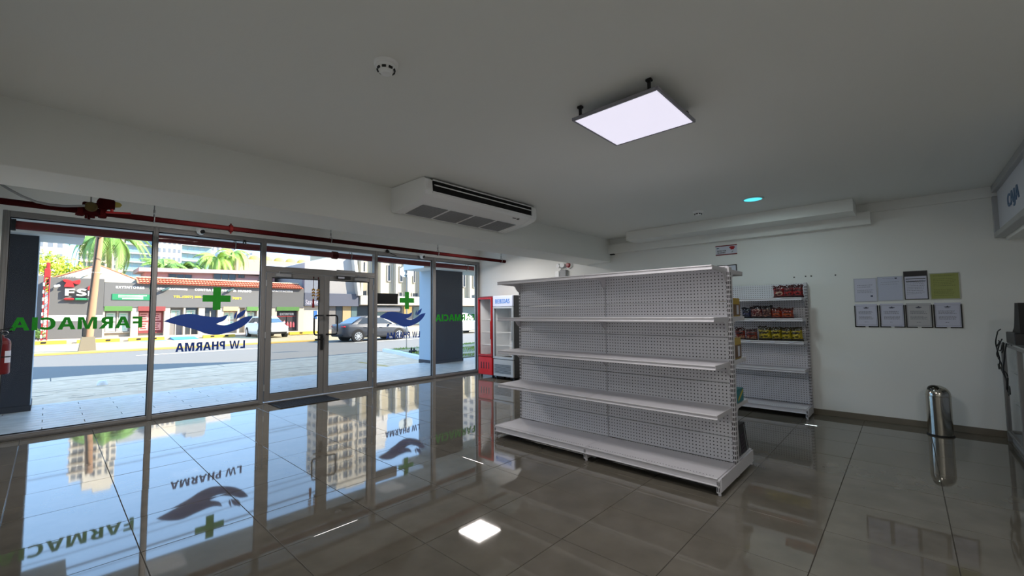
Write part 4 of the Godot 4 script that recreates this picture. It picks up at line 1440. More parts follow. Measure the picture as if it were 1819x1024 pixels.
func floor_things():
	var m := thing("door_mat", "black ribbed rubber door mat lying just inside the double door", "mat", Vector3(2.905, 0, -7.32))
	var b := MB.new()
	b.box(Vector3(0, 0.006, 0), Vector3(0.92, 0.012, 0.56), 0.004)
	part(b, "backing", M.rubber, m)
	var r := MB.new()
	for n in 26: r.box(Vector3(-0.42 + n * 0.0336, 0.013, 0), Vector3(0.018, 0.008, 0.48), 0.003)
	part(r, "rib", mat("mat_rib", c8(30, 30, 31), 0.95), m)
	# stainless bin
	var t := thing("dome_bin", "polished stainless steel dome-top bin standing by the side wall", "bin", Vector3(6.845, 0, 0.228))
	var bo := MB.new()
	bo.lathe(Vector3.ZERO, [[0.0, 0.012], [0.103, 0.012], [0.105, 0.016], [0.105, 0.435], [0.107, 0.438], [0.107, 0.444], [0.104, 0.447]], 48)
	part(bo, "body", M.steel, t)
	var ba := MB.new()
	ba.lathe(Vector3.ZERO, [[0.0, 0.0], [0.114, 0.0], [0.116, 0.006], [0.112, 0.014], [0.104, 0.016]], 40)
	part(ba, "base_ring", M.rubber, t)
	var prof := []
	for k in 9:
		var a := PI / 2 * k / 8.0
		prof.append([cos(a) * 0.105, 0.447 + sin(a) * 0.108])
	var dm := MB.new()
	dm.lathe(Vector3.ZERO, prof, 48, true)
	part(dm, "dome_lid", M.steel, t)
	var fl := MB.new()
	fl.ball(Vector3(-0.02, 0.505, -0.03), Vector3(0.07, 0.052, 0.055), 20, 10, Basis(Vector3.UP, 0.6) * Basis(Vector3.RIGHT, 0.5))
	part(fl, "push_flap", mat("flap_steel", c8(70, 68, 62), 0.25, 1.0), t)
	# fire extinguisher on the left wall
	var e := thing("fire_extinguisher", "red fire extinguisher with black hose hung on the left wall beside the shopfront", "fire extinguisher", Vector3(-0.345, 0.80, -7.36))
	var c := MB.new()
	c.lathe(Vector3.ZERO, [[0.0, 0.0], [0.072, 0.0], [0.080, 0.012], [0.080, 0.33], [0.074, 0.365], [0.055, 0.392], [0.026, 0.405], [0.024, 0.43], [0.0, 0.43]], 28)
	part(c, "cylinder", mat("extinguisher_red", c8(104, 12, 16), 0.35), e)
	var lb := MB.new()
	for k in 10:
		var a0 := -0.35 + k * 0.14
		var p0 := Vector3(cos(a0) * 0.0808, 0, sin(a0) * 0.0808)
		var p1 := Vector3(cos(a0 + 0.14) * 0.0808, 0, sin(a0 + 0.14) * 0.0808)
		for y in [[0.125, 0.185], [0.192, 0.255]]:
			lb.quad_out(p0 + Vector3.UP * y[0], p1 + Vector3.UP * y[0], p1 + Vector3.UP * y[1], p0 + Vector3.UP * y[1], p0)
	part(lb, "label_print", M.paper, e)
	var v := MB.new()
	v.cyl(Vector3(0, 0.42, 0), Vector3(0, 0.47, 0), 0.02, 0.016, 12)
	v.box(Vector3(0.02, 0.465, 0.0), Vector3(0.13, 0.016, 0.022), 0.004, Basis(Vector3.BACK, 0.12))
	v.box(Vector3(0.02, 0.492, 0.0), Vector3(0.14, 0.012, 0.022), 0.004, Basis(Vector3.BACK, 0.3))
	part(v, "valve_handle", M.black_metal, e)
	var pr := MB.new()
	var ring := []
	for k in 13: ring.append(Vector3(0.03 + cos(TAU * k / 12) * 0.025, 0.45 + sin(TAU * k / 12) * 0.025, 0.03))
	pr.tube(ring, 0.003, 5)
	part(pr, "pin_ring", M.chrome, e)
	var h := MB.new()
	h.tube([Vector3(-0.01, 0.455, 0.02), Vector3(0.0, 0.462, 0.07), Vector3(0.005, 0.43, 0.098), Vector3(0.008, 0.36, 0.1), Vector3(0.004, 0.25, 0.099), Vector3(0.0, 0.14, 0.097), Vector3(-0.012, 0.06, 0.095)], 0.010, 10, 0.012)
	part(h, "hose", M.black, e)
	var st := MB.new()
	st.lathe(Vector3.ZERO, [[0.082, 0.185], [0.0835, 0.185], [0.0835, 0.197], [0.082, 0.197]], 24)
	part(st, "strap", M.black, e)
	var bk := MB.new()
	bk.span(Vector3(-0.115, 0.25, -0.02), Vector3(-0.078, 0.40, 0.02), 0.004)
	part(bk, "wall_bracket", M.black_metal, e)


func ground(called: String, a: Vector3, b: Vector3, m: Material, label: String, category: String) -> MeshInstance3D:
	var g := MB.new()
	g.span(a, b)
	return solid(g, called, m, label, category)


func street():
	noisy("plank", c8(178, 176, 170), c8(206, 204, 196), 0.02, 0.7, 0.35, 4)
	noisy("concrete", c8(206, 174, 142), c8(236, 206, 172), 0.03, 0.35, 0.85, 5)
	noisy("asphalt", c8(100, 98, 94), c8(112, 110, 104), 0.05, 0.5, 0.85, 5)
	noisy("pale_concrete", c8(152, 138, 108), c8(172, 158, 124), 0.03, 0.2, 0.85, 5)
	noisy("pavement", c8(172, 150, 134), c8(186, 164, 146), 0.03, 0.2, 0.85, 5)
	mat("road_yellow", c8(186, 150, 40), 0.8)
	mat("road_white", c8(226, 224, 214), 0.8)
	mat("navy", c8(32, 37, 50), 0.6)
	mat("pale_blue", c8(158, 176, 190), 0.6)
	# porch of long pale planks (wood-look porcelain), joints left open
	var po := setting("porch_floor", "pale grey plank-tiled porch outside the shopfront", "porch")
	var sl := MB.new()
	sl.span(Vector3(-8, -0.3, -10.55), Vector3(16, -0.034, SF - 0.1))
	part(sl, "bed", M.grout, po)
	var pk := MB.new()
	pk.box(Vector3(0, -0.011, 0), Vector3(1.194, 0.022, 0.194), 0.002)
	var pm := pk.mesh()
	for r in 14:
		for k in 10:
			var o := put(pm, "plank", M.plank, po)
			o.position = Vector3(-1.4 + k * 1.2 + [0.0, 0.4, 0.8][r % 3], -0.014 + rng.randf() * 0.001, -7.87 - r * 0.2)
	ground("forecourt", Vector3(-60, -0.4, -15.7), Vector3(90, -0.08, -10.5), M.concrete, "cracked grey concrete forecourt between porch and road", "forecourt")
	ground("ground_slab", Vector3(-200, -0.8, -400), Vector3(400, -0.12, -40), M.concrete, "open ground behind the street buildings", "ground")
	ground("road", Vector3(-200, -0.4, -25.3), Vector3(300, -0.09, -15.7), M.asphalt, "grey asphalt road, near half in the shop's shade", "road")
	ground("car_park", Vector3(-200, -0.4, -36), Vector3(300, -0.085, -25.3), M.pale_concrete, "sunlit pale parking strip across the road", "car park")
	ground("far_pavement", Vector3(-200, -0.4, -41), Vector3(300, 0.05, -36), M.pavement, "sunlit pinkish pavement in front of the far shops", "pavement")
	# joints sawn in the forecourt and a few cracks
	var jt := MB.new()
	for z in [-14.9, -12.9]: jt.span(Vector3(-10, -0.0805, z - 0.012), Vector3(8.5, -0.0785, z + 0.012))
	for x in [0.1, 3.6]: jt.span(Vector3(x - 0.01, -0.0805, -15.7), Vector3(x + 0.01, -0.0785, -14.9))
	for k in 26:
		var a := Vector3(rng.randf_range(-1, 8), -0.0795, rng.randf_range(-14.6, -11))
		var d := Vector3(rng.randf_range(0.2, 0.8), 0, rng.randf_range(-0.07, 0.07))
		jt.box(a + d / 2, Vector3(d.length(), 0.002, 0.016), 0.0, Basis(Vector3.UP, -atan2(d.z, d.x)))
	var jo := part(jt, "forecourt_joint", mat("crack", c8(96, 92, 84), 0.9))
	tag(jo, "dark joints and cracks running across the concrete forecourt", "joint", "", "structure")
	var yl := MB.new(Vector3(6.73, -0.08, -11.85))
	yl.span(Vector3(6.68, -0.082, -12.8), Vector3(6.78, -0.077, -10.9))
	var yo := part(yl, "parking_line", M.road_yellow)
	yo.position = Vector3(6.73, -0.08, -11.85)
	tag(yo, "faded yellow parking line on the forecourt beside the planted island", "road marking")
	var cl := MB.new()
	for k in 9: cl.span(Vector3(2.4 + k * 9 - 18, -0.0905, -22.3), Vector3(6.8 + k * 9 - 18, -0.0865, -22.18))
	var co := part(cl, "lane_line", M.road_white)
	tag(co, "broken white lane line along the far half of the road", "road marking", "", "structure")
	# lot island on the right: raised kerb, lawn and a concrete path
	var kb := MB.new()
	var path := PackedVector2Array()
	for q in [[7.94, -10.6], [8.95, -14.3], [9.2, -15.6], [9.35, -15.6], [9.12, -14.2], [8.14, -10.6]]: path.append(Vector2(q[0], -q[1]))
	kb.prism(path, 0.14, Transform3D(Basis(Vector3(1, 0, 0), Vector3(0, 0, -1), Vector3(0, 1, 0)), Vector3(0, -0.1, 0)))
	solid(kb, "island_kerb", mat("kerb_white", c8(214, 216, 212), 0.8), "raised white kerb round the planted island on the right", "kerb")
	var lw := MB.new()
	var lp := PackedVector2Array()
	for q in [[8.14, -10.6], [9.12, -14.2], [9.35, -15.6], [60, -15.6], [60, -10.6]]: lp.append(Vector2(q[0], -q[1]))
	lw.prism(lp, 0.10, Transform3D(Basis(Vector3(1, 0, 0), Vector3(0, 0, -1), Vector3(0, 1, 0)), Vector3(0, -0.09, 0)))
	solid(lw, "island_soil", mat("soil", c8(128, 124, 96), 0.95), "soil of the planted island", "soil")
	ground("island_path", Vector3(9.2, -0.05, -14.7), Vector3(60, 0.03, -13.7), M.pale_concrete, "pale concrete path across the planted island", "path")
	ground("island_path", Vector3(9.0, -0.05, -11.9), Vector3(60, 0.03, -11.3), M.pale_concrete, "narrow pale concrete strip nearest the porch on the island", "path")
	var gr := MB.new()
	for n in 9000:
		var x := rng.randf_range(8.3, 22.0)
		var z := rng.randf_range(-15.5, -10.65)
		if (z < -13.68 and z > -14.72) or (z < -11.28 and z > -11.92): continue
		if x < 8.2 - (z + 10.6) * 0.275 + 0.05: continue
		if fmod(sin(x * 3.1) + sin(z * 4.3 + x), 2.0) > 0.9 and rng.randf() < 0.8: continue
		var h := rng.randf_range(0.03, 0.075)
		var a := rng.randf() * TAU
		var d := Vector3(cos(a), 0, sin(a)) * 0.022
		var p := Vector3(x, 0.008, z)
		gr.tri(p - d, p + d, p + Vector3(rng.randf_range(-0.03, 0.03), h, rng.randf_range(-0.03, 0.03)))
	tag(part(gr, "lawn_grass", mat("grass", c8(158, 174, 84), 0.9)), "short patchy green grass growing on the planted island", "grass", "", "stuff")
	var pd := MB.new(Vector3(9.14, 0, -13.4))
	pd.span(Vector3(9.02, -0.01, -13.5), Vector3(9.26, 0.10, -13.3), 0.02)
	pd.cyl(Vector3(9.08, 0.10, -13.4), Vector3(9.08, 0.19, -13.4), 0.03)
	pd.cyl(Vector3(9.2, 0.10, -13.4), Vector3(9.2, 0.17, -13.4), 0.03)
	var po2 := part(pd, "ground_box", M.rubber)
	po2.position = Vector3(9.14, 0, -13.4)
	tag(po2, "small dark utility stub standing in the grass of the island", "utility box")
	# kerbs
	var yk := MB.new()
	yk.span(Vector3(-40, -0.12, -25.6), Vector3(11.2, 0.0, -25.3), 0.02)
	solid(yk, "near_kerb", mat("kerb_cream", c8(170, 142, 78), 0.85), "worn yellow kerb along the far edge of the road", "kerb")
	var kx := [[-2.4, 0.78], [1.2, 3.05], [3.45, 5.2], [7.3, 9.2], [12.9, 16.0]]
	for k in kx.size():
		var b := thing("wheel_stop", "yellow wheel stop with black reflectors across the road, %s" % ["leftmost, by the red mast", "right beside the pole footing", "just left of the blue ramp", "right of the blue ramp", "right of the parked white car"][k], "wheel stop", Vector3((kx[k][0] + kx[k][1]) / 2, -0.085, -35.75), "yellow wheel stops")
		var l: float = kx[k][1] - kx[k][0]
		var s := MB.new()
		s.prism(PackedVector2Array([Vector2(-0.16, 0), Vector2(0.16, 0), Vector2(0.11, 0.20), Vector2(-0.11, 0.20)]), l, Transform3D(Basis(Vector3(0, 0, 1), Vector3(0, 1, 0), Vector3(-1, 0, 0)), Vector3(l / 2, 0, 0)))
		part(s, "block", M.road_yellow, b)
		var r := MB.new()
		for q in [-0.22, 0.22]: r.box(Vector3(q * l, 0.12, 0.15), Vector3(0.2, 0.1, 0.05), 0.01)
		part(r, "reflector", M.rubber, b)
	var rp := thing("access_ramp", "bright blue painted access ramp up to the far pavement", "ramp", Vector3(6.2, -0.085, -35.5))
	var rm := MB.new()
	rm.prism(PackedVector2Array([Vector2(0.9, 0), Vector2(0.9, 0.02), Vector2(-0.5, 0.15), Vector2(-0.5, 0)]), 1.3, Transform3D(Basis(Vector3(0, 0, 1), Vector3(0, 1, 0), Vector3(-1, 0, 0)), Vector3(0.65, 0, 0)))
	part(rm, "ramp_slope", mat("ramp_blue", c8(60, 132, 172), 0.8), rp)
	var bp := MB.new(Vector3(4.4, -0.08, -34.6))
	bp.span(Vector3(3.9, -0.086, -35.3), Vector3(5.2, -0.082, -34.4))
	var bo := part(bp, "blue_marking", mat("ramp_blue", Color.WHITE))
	bo.position = Vector3(4.4, -0.08, -34.6)
	tag(bo, "blue painted patch on the ground left of the access ramp", "road marking")
	var hz := thing("hatched_bay", "pavement hatching of black and yellow bars before the extinguisher shop", "road marking", Vector3(13.2, -0.085, -34.9))
	for k in 6:
		var hb := MB.new()
		hb.box(Vector3(k * 0.34 - 0.8, 0.004, 0), Vector3(0.15, 0.008, 1.5), 0.0, Basis(Vector3.UP, 0.5))
		part(hb, "bar", M.rubber if k % 2 else M.road_yellow, hz)
	# white bowl dropped on the forecourt
	var cp := thing("foam_bowl", "upturned white foam bowl lying on the forecourt", "bowl", Vector3(0.87, -0.08, -13.15))
	var cb := MB.new()
	cb.lathe(Vector3.ZERO, [[0.09, 0.0], [0.094, 0.008], [0.08, 0.065], [0.06, 0.10], [0.0, 0.102]], 20)
	part(cb, "bowl_shell", mat("foam", c8(244, 244, 244), 0.7), cp)
	# canopy over the porch: plain soffit, deeper over the columns
	var cn := MB.new()
	cn.span(Vector3(-8, 2.745, -9.75), Vector3(16, 3.05, SF - 0.19))
	cn.span(Vector3(-8, 2.705, -10.75), Vector3(0.36, 3.05, -9.75))
	cn.span(Vector3(7.0, 2.705, -10.75), Vector3(16, 3.05, -9.75))
	solid(cn, "canopy", mat("canopy_paint", c8(218, 222, 222), 0.8), "white canopy soffit over the porch", "canopy")
	# unseen masses above and beside the shop, shaped to shade forecourt and near road
	mat("own_facade", c8(206, 206, 200), 0.8)
	ground("unseen_shading_mass", Vector3(-40, 3.05, -9.75), Vector3(12.5, 11.4, 6), M.own_facade, "unseen taller storeys above the shop, shaped to shade road and forecourt", "building")
	ground("unseen_shading_mass", Vector3(12.5, 3.05, -9.75), Vector3(60, 6.9, 6), M.own_facade, "unseen lower building mass to the right, shaped to shade the forecourt", "building")
	for q in [[-1.25, -0.14, "dark navy square column at the left of the porch"], [7.60, 8.62, "dark navy square column with pale blue side at the right of the porch"]]:
		var c := thing("porch_column", q[2], "column", Vector3((q[0] + q[1]) / 2, -0.03, -10.4))
		var w: float = q[1] - q[0]
		var b := MB.new()
		b.box(Vector3(0, 1.38, 0), Vector3(w, 2.76, 0.80), 0.006)
		part(b, "shaft", M.navy, c)
		var sd := MB.new()
		for s in [-1.0, 1.0]: sd.box(Vector3(s * (w / 2 + 0.003), 1.38, 0), Vector3(0.006, 2.76, 0.80), 0.002)
		part(sd, "side_cladding", M.pale_blue, c)
		var sk := MB.new()
		sk.box(Vector3(0, 0.05, 0), Vector3(w + 0.03, 0.11, 0.83), 0.004)
		part(sk, "skirting", mat("navy_dark", c8(38, 42, 52), 0.6), c)
	# pipe hung under the canopy
	var pp := thing("canopy_pipe", "dark red fire pipe hung under the porch canopy outside the glass", "pipe", Vector3(3.4, 2.605, -8.3))
	var b1 := MB.new()
	b1.cyl(Vector3(-11, 0, 0), Vector3(4.30, 0, 0), 0.055, 0.055, 20)
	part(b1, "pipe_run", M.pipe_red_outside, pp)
	for x in [-3.77, 0.42]:
		var cu := MB.new()
		cu.cyl(Vector3(x - 0.05, 0, 0), Vector3(x + 0.05, 0, 0), 0.075, 0.075, 18)
		part(cu, "coupling", M.rubber if x < 0 else M.pipe_red_dark, pp)
	for x in [-1.3, 0.75, 3.9]:
		var hg := MB.new()
		var ring := []
		for k in 13:
			var a := TAU * k / 12.0
			ring.append(Vector3(x, 0.02 + cos(a) * 0.085, sin(a) * 0.062))
		hg.tube(ring, 0.008, 6)
		hg.cyl(Vector3(x, 0.1, 0), Vector3(x, 0.15, 0), 0.008, 0.008, 6)
		part(hg, "hanger", M.zinc, pp)
	# utility pole with concrete footing across the road
	var u := thing("utility_pole", "leaning wooden utility pole set in a tapered concrete footing across the road", "pole", Vector3(1.25, -0.085, -27))
	var uf := MB.new()
	var fa := [Vector3(-0.30, 0, -0.28), Vector3(0.27, 0, -0.28), Vector3(0.27, 0, 0.28), Vector3(-0.30, 0, 0.28)]
	var fb := [Vector3(-0.21, 0.64, -0.2), Vector3(0.22, 0.64, -0.2), Vector3(0.22, 0.64, 0.2), Vector3(-0.21, 0.64, 0.2)]
	for k in 4: uf.quad_out(fa[k], fa[(k + 1) % 4], fb[(k + 1) % 4], fb[k], fa[k] + fa[(k + 1) % 4])
	uf.quad_out(fb[0], fb[1], fb[2], fb[3], Vector3.UP)
	part(uf, "footing", mat("footing", c8(112, 104, 88), 0.9), u)
	var up := MB.new()
	up.cyl(Vector3(0.02, 0.5, 0), Vector3(0.235, 5.55, 0), 0.155, 0.13, 14)
	part(up, "shaft", mat("pole_wood", c8(150, 116, 90), 0.85), u)
	var ua := MB.new()
	ua.box(Vector3(0.22, 5.2, 0.12), Vector3(0.12, 0.14, 0.5), 0.02)
	part(ua, "crossarm", M.pole_wood, u)
	var us := MB.new()
	us.box(Vector3(-0.13, 0.85, 0.08), Vector3(0.14, 0.4, 0.14), 0.03)
	us.cyl(Vector3(-0.10, 1.0, 0.1), Vector3(0.18, 5.2, 0.14), 0.03, 0.03, 8)
	part(us, "cable_guard", M.rubber, u)
	# street sign seen from behind at the right
	var rs := thing("road_sign", "pale blue rounded road sign seen from behind on a thin post, right of the doors", "sign", Vector3(10.58, -0.08, -16.0))
	var rb := MB.new()
	var oct := PackedVector2Array()
	for q in [[-0.2, -0.22], [0.2, -0.22], [0.34, -0.12], [0.34, 0.12], [0.2, 0.22], [-0.2, 0.22], [-0.34, 0.12], [-0.34, -0.12]]: oct.append(Vector2(q[0], q[1]))
	rb.prism(oct, 0.012, Transform3D(Basis.IDENTITY, Vector3(0, 3.35, -0.012)))
	part(rb, "plate", mat("sign_back", c8(176, 192, 204), 0.5, 0.2), rs)
	var rp2 := MB.new()
	rp2.cyl(Vector3(0, 0, 0.03), Vector3(0, 3.7, 0.03), 0.025, 0.025, 10)
	part(rp2, "post", M.zinc, rs)
	var rc := MB.new()
	for y in [3.25, 3.45]: rc.box(Vector3(0, y, 0.03), Vector3(0.12, 0.04, 0.07), 0.006)
	part(rc, "clamp", M.aluminium_light, rs)


func shops():
	# --- low grey shop terrace across the road, front in the plane z = -40
	mat("shop_grey", c8(84, 84, 83), 0.8)
	mat("shop_grey_light", c8(90, 90, 90), 0.8)
	mat("shop_white", c8(174, 167, 150), 0.8)
	mat("shop_cream", c8(164, 156, 138), 0.8)
	mat("shutter", c8(112, 110, 108), 0.7)
	mat("terracotta", c8(206, 118, 84), 0.8)
	mat("dark_glass", c8(52, 56, 60), 0.1)
	mat("sign_green", c8(20, 116, 76), 0.6)
	mat("shop_green", c8(70, 112, 52), 0.7)
	mat("shop_maroon", c8(120, 48, 48), 0.7)
	mat("sign_white", c8(240, 240, 236), 0.6)
	mat("sign_yellow", c8(240, 214, 50), 0.6)
	var f := thing("emblem_building", "dark grey gabled shop building with a red bow emblem sign, left across the road", "building", Vector3(1.25, 0.05, -40))
	var o: Vector3 = f.position
	var b := MB.new(o)
	b.span(Vector3(-0.05, 0.0, -48), Vector3(2.52, 4.02, -40), 0.01)
	part(b, "front_wall", M.shop_grey, f)
	var sd := MB.new(o)
	sd.span(Vector3(-4.5, 0.0, -50), Vector3(-0.22, 4.22, -42))
	part(sd, "side_wing", mat("wing_grey", c8(96, 96, 97), 0.8), f)
	var wb := MB.new(o)
	wb.span(Vector3(-0.06, 1.21, -40.02), Vector3(2.53, 1.57, -39.98))
	part(wb, "white_band", M.sign_white, f)
	var ga := MB.new(o)
	ga.prism(PackedVector2Array([Vector2(0.1, 3.95), Vector2(4.8, 3.8), Vector2(2.25, 4.98)]), 0.3, Transform3D(Basis.IDENTITY, Vector3(0, 0, -40.9)))
	part(ga, "gable", M.shop_white, f)
	var rf := MB.new(o)
	for e in [[Vector3(-0.15, 3.92, 0), Vector3(2.25, 5.03, 0)], [Vector3(2.25, 5.03, 0), Vector3(4.95, 3.80, 0)]]:
		var d: Vector3 = e[1] - e[0]
		var n := 9
		for k in n:
			var p: Vector3 = e[0] + d * ((k + 0.5) / n)
			rf.box(Vector3(p.x, p.y, -44), Vector3(d.length() / n * 1.1, 0.07, 6.8), 0.02, Basis(Vector3.BACK, atan2(d.y, d.x) + 0.06))
	part(rf, "tile_roof", M.terracotta, f)
	var vt := MB.new(o)
	for k in 6: vt.span(Vector3(0.50 + k * 0.12, 4.03, -40.62), Vector3(0.57 + k * 0.12, 4.14, -40.57))
	part(vt, "vent", M.shutter, f)
	var vf := MB.new(o)
	for q in [[1.65, 4.27], [2.35, 4.45]]: vf.box(Vector3(q[0], q[1], -40.5), Vector3(0.26, 0.05, 0.16), 0.01, Basis(Vector3.BACK, 0.6))
	part(vf, "roof_bracket", M.grey_plastic, f)
	# raised emblem letters: FSI with a red bow over the F, red and green bars below
	var lg := thing("shop_emblem", "white raised FSI letters with red bow and coloured bars on the grey gable building", "sign", Vector3(1.25, 3.05, -40))
	write("FS", "letter", Vector3(-0.07, 0.02, 0.12), 0.46, M.sign_white, lg, 0.98, 0.0, 0.24)
	var li := MB.new()
	li.box(Vector3(0.555, -0.04, 0.12), Vector3(0.13, 0.34, 0.24), 0.01)
	part(li, "letter", M.sign_white, lg)
	var rb := MB.new()
	var bowl := Transform3D(Basis.IDENTITY, Vector3(-1.25, -3.05, 0.0))
	rb.prism(curve2([[0.64, 3.41, 1], [1.10, 3.41, 1], [1.04, 3.62], [1.02, 3.68, 1], [1.16, 3.62], [1.30, 3.60], [1.36, 3.72], [1.34, 3.90], [1.18, 3.86], [1.0, 3.78, 1], [0.86, 3.86], [0.66, 3.90], [0.56, 3.84], [0.66, 3.72, 1], [0.72, 3.68], [0.66, 3.55]], 4), 0.24, bowl)
	part(rb, "bow", mat("emblem_red", c8(158, 24, 26), 0.5), lg)
	var dt := MB.new()
	dt.prism(curve2([[1.71, 3.26, 1], [1.89, 3.26, 1], [1.89, 3.44], [1.84, 3.54], [1.74, 3.46]], 4), 0.24, bowl)
	part(dt, "red_dot", M.emblem_red, lg)
	var b1 := MB.new()
	b1.box(Vector3(-0.37, -0.425, 0.12), Vector3(0.48, 0.14, 0.24), 0.06)
	part(b1, "red_bar", M.emblem_red, lg)
	var b2 := MB.new()
	b2.box(Vector3(0.17, -0.425, 0.12), Vector3(0.55, 0.14, 0.24), 0.03)
	for k in 3: b2.box(Vector3(0.50 + k * 0.07, -0.425, 0.12), Vector3(0.04, 0.14, 0.24), 0.01, Basis(Vector3.BACK, -0.5))
	part(b2, "green_bar", M.sign_green, lg)
	var sp := thing("flood_lamp", "small white flood lamp on an arm at the left of the grey gable building", "lamp", Vector3(0.22, 3.4, -40.0))
	var sb := MB.new()
	sb.cyl(Vector3(0, 0, 0), Vector3(0.1, 0.06, 0.22), 0.02, 0.02, 8)
	sb.box(Vector3(0.1, 0.05, 0.28), Vector3(0.28, 0.14, 0.16), 0.03, Basis(Vector3.BACK, 0.3))
	part(sb, "lamp_head", M.sign_white, sp)
	# red lattice mast
	var ms := thing("red_mast", "slim red and white lattice mast rising in front of the left grey wall", "mast", Vector3(-0.12, 0.05, -38.5))
	var mb := MB.new()
	for q in [[-0.11, -0.11], [0.11, -0.11], [0.11, 0.11], [-0.11, 0.11]]: mb.cyl(Vector3(q[0], 0, q[1]), Vector3(q[0], 3.9, q[1]), 0.03, 0.03, 6)
	for k in 16:
		for s in [-0.11, 0.11]: mb.cyl(Vector3(-0.11, k * 0.24, s), Vector3(0.11, k * 0.24 + 0.24, s), 0.015, 0.015, 5)
	part(mb, "lattice", M.emblem_red, ms)
	var mw := MB.new()
	for k in 8: mw.box(Vector3(-0.12, 0.25 + k * 0.45, 0.13), Vector3(0.07, 0.2, 0.03), 0.005)
	part(mw, "white_band", M.sign_white, ms)
	var mt := MB.new()
	mt.box(Vector3(0, 4.1, 0), Vector3(0.28, 0.55, 0.26), 0.04)
	mt.box(Vector3(0.02, 4.55, 0), Vector3(0.17, 0.45, 0.16), 0.04)
	part(mt, "beacon_box", M.emblem_red, ms)
	# terrace
	var t := thing("shop_terrace", "long grey single-storey shop terrace with terracotta roof edge and white piers across the road", "building", Vector3(9, 0.05, -40))
	o = t.position
	var fb := MB.new(o)
	fb.span(Vector3(2.53, 2.10, -40.3), Vector3(15.65, 3.82, -40.0), 0.01)
	part(fb, "fascia", M.shop_grey_light, t)
	var bk := MB.new(o)
	bk.span(Vector3(2.53, 0.0, -45.6), Vector3(15.65, 3.7, -40.5))
	part(bk, "wall", M.shop_cream, t)
	for p in [[2.5, 2.62], [3.95, 4.35], [5.78, 6.12], [6.92, 7.04], [7.86, 8.25], [9.1, 9.5], [10.45, 10.6], [11.0, 11.15], [11.9, 12.2], [12.9, 13.42], [15.2, 15.68]]:
		var pb := MB.new(o)
		pb.span(Vector3(p[0], 0.0, -40.5), Vector3(p[1], 2.1, -40.05), 0.01)
		part(pb, "pier", M.shop_white, t)
	# shop bays: [x0, x1, y0, panel material, head-sign material, posters]
	for s in [[2.62, 3.95, 0.38, M.shutter, M.shop_green, 2], [4.35, 5.78, 0.3, M.shop_maroon, M.shop_maroon, 2], [6.12, 6.92, 0.0, M.shutter, null, 1], [7.04, 7.86, 0.0, M.dark_glass, null, 1], [8.25, 9.1, 0.3, M.dark_glass, null, 0], [9.5, 10.45, 0.5, M.shop_cream, mat("sign_ochre", c8(226, 180, 110), 0.7), 1], [11.15, 11.9, 0.4, M.shutter, M.shop_green, 1], [13.42, 15.2, 0.1, M.dark_glass, M.shop_green, 0]]:
		var wn := MB.new(o)
		wn.span(Vector3(s[0], s[2], -40.46), Vector3(s[1], 2.1, -40.40))
		var w := part(wn, "shop_window", s[3], t)
		if s[4]:
			var hs := MB.new(o)
			hs.span(Vector3(s[0] - 0.05, 1.84, -40.44), Vector3(s[1] + 0.05, 2.18, -39.97), 0.01)
			part(hs, "head_sign", s[4], t)
		var mu := MB.new(o)
		mu.span(Vector3((s[0] + s[1]) / 2 - 0.04, s[2], -40.42), Vector3((s[0] + s[1]) / 2 + 0.04, 1.84, -40.36), 0.01)
		if s[2] > 0.25:
			mu.span(Vector3(s[0], s[2] - 0.05, -40.45), Vector3(s[1], s[2] + 0.03, -40.34), 0.01)
		part(mu, "window_bar", M.shop_white if s[3] != M.shop_maroon else M.shop_maroon, w)
		for k in s[5]:
			var x0: float = lerpf(s[0], s[1], (k + 0.12) / s[5])
			var x1: float = lerpf(s[0], s[1], (k + 0.82) / s[5])
			for y in ([0.45, 1.15] if s[2] > 0.25 else [1.35]):
				var ps := MB.new(o)
				ps.span(Vector3(x0, y, -40.395), Vector3(x1, y + 0.58, -40.385))
				part(ps, "poster", mat("poster_red", c8(196, 140, 134), 0.7) if s[3] == M.shop_maroon else mat("poster_mint", c8(186, 200, 190), 0.7), w)
				for l in 3:
					var pp := MB.new(o)
					pp.span(Vector3(x0 + 0.06, y + 0.1 + l * 0.16, -40.386), Vector3(x1 - 0.1 - 0.06 * (l % 2), y + 0.17 + l * 0.16, -40.380))
					part(pp, "print", M.shop_maroon if s[3] == M.shop_maroon else mat("print_green", c8(130, 186, 160), 0.7), w)
	# extinguisher poster in the last window
	var ex := thing("extinguisher_poster", "black shop-window poster headed EXTINTOR with rows of red fire extinguishers", "poster", Vector3(14.3, 1.0, -40.37))
	var xb := MB.new()
	xb.box(Vector3(0, 0, 0), Vector3(1.72, 1.66, 0.02), 0.0)
	part(xb, "sheet", mat("poster_black", c8(40, 36, 38), 0.5), ex)
	write("EXTINTOR", "lettering", Vector3(0.05, 0.56, 0.014), 0.20, M.sign_white, ex, 1.15, 0.0, 0.006)
	var xs := MB.new()
	xs.box(Vector3(0, 0.36, 0.012), Vector3(1.6, 0.05, 0.006))
	part(xs, "red_line", M.signal_red, ex)
	for k in 5:
		var bt := MB.new()
		var hgt := 0.62 if k < 2 else 0.5
		bt.lathe(Vector3(-0.42 + k * 0.26, -0.62, 0.02), [[0.0, 0.0], [0.09, 0.0], [0.095, hgt * 0.7], [0.05, hgt * 0.9], [0.03, hgt]], 12)
		part(bt, "extinguisher_print", mat("print_red", c8(196, 92, 96), 0.6), ex)
	# lettering on the fascia (what can be read of it) and green panel
	var tx := thing("fascia_lettering", "row of white shop lettering with green arrows along the top of the grey fascia", "lettering", Vector3(7.4, 3.5, -39.99))
	write("EXTINTORES", "lettering", Vector3(-3.55, 0, 0), 0.17, M.sign_white, tx, 1.5, 0, 0.02)
	var ar := MB.new()
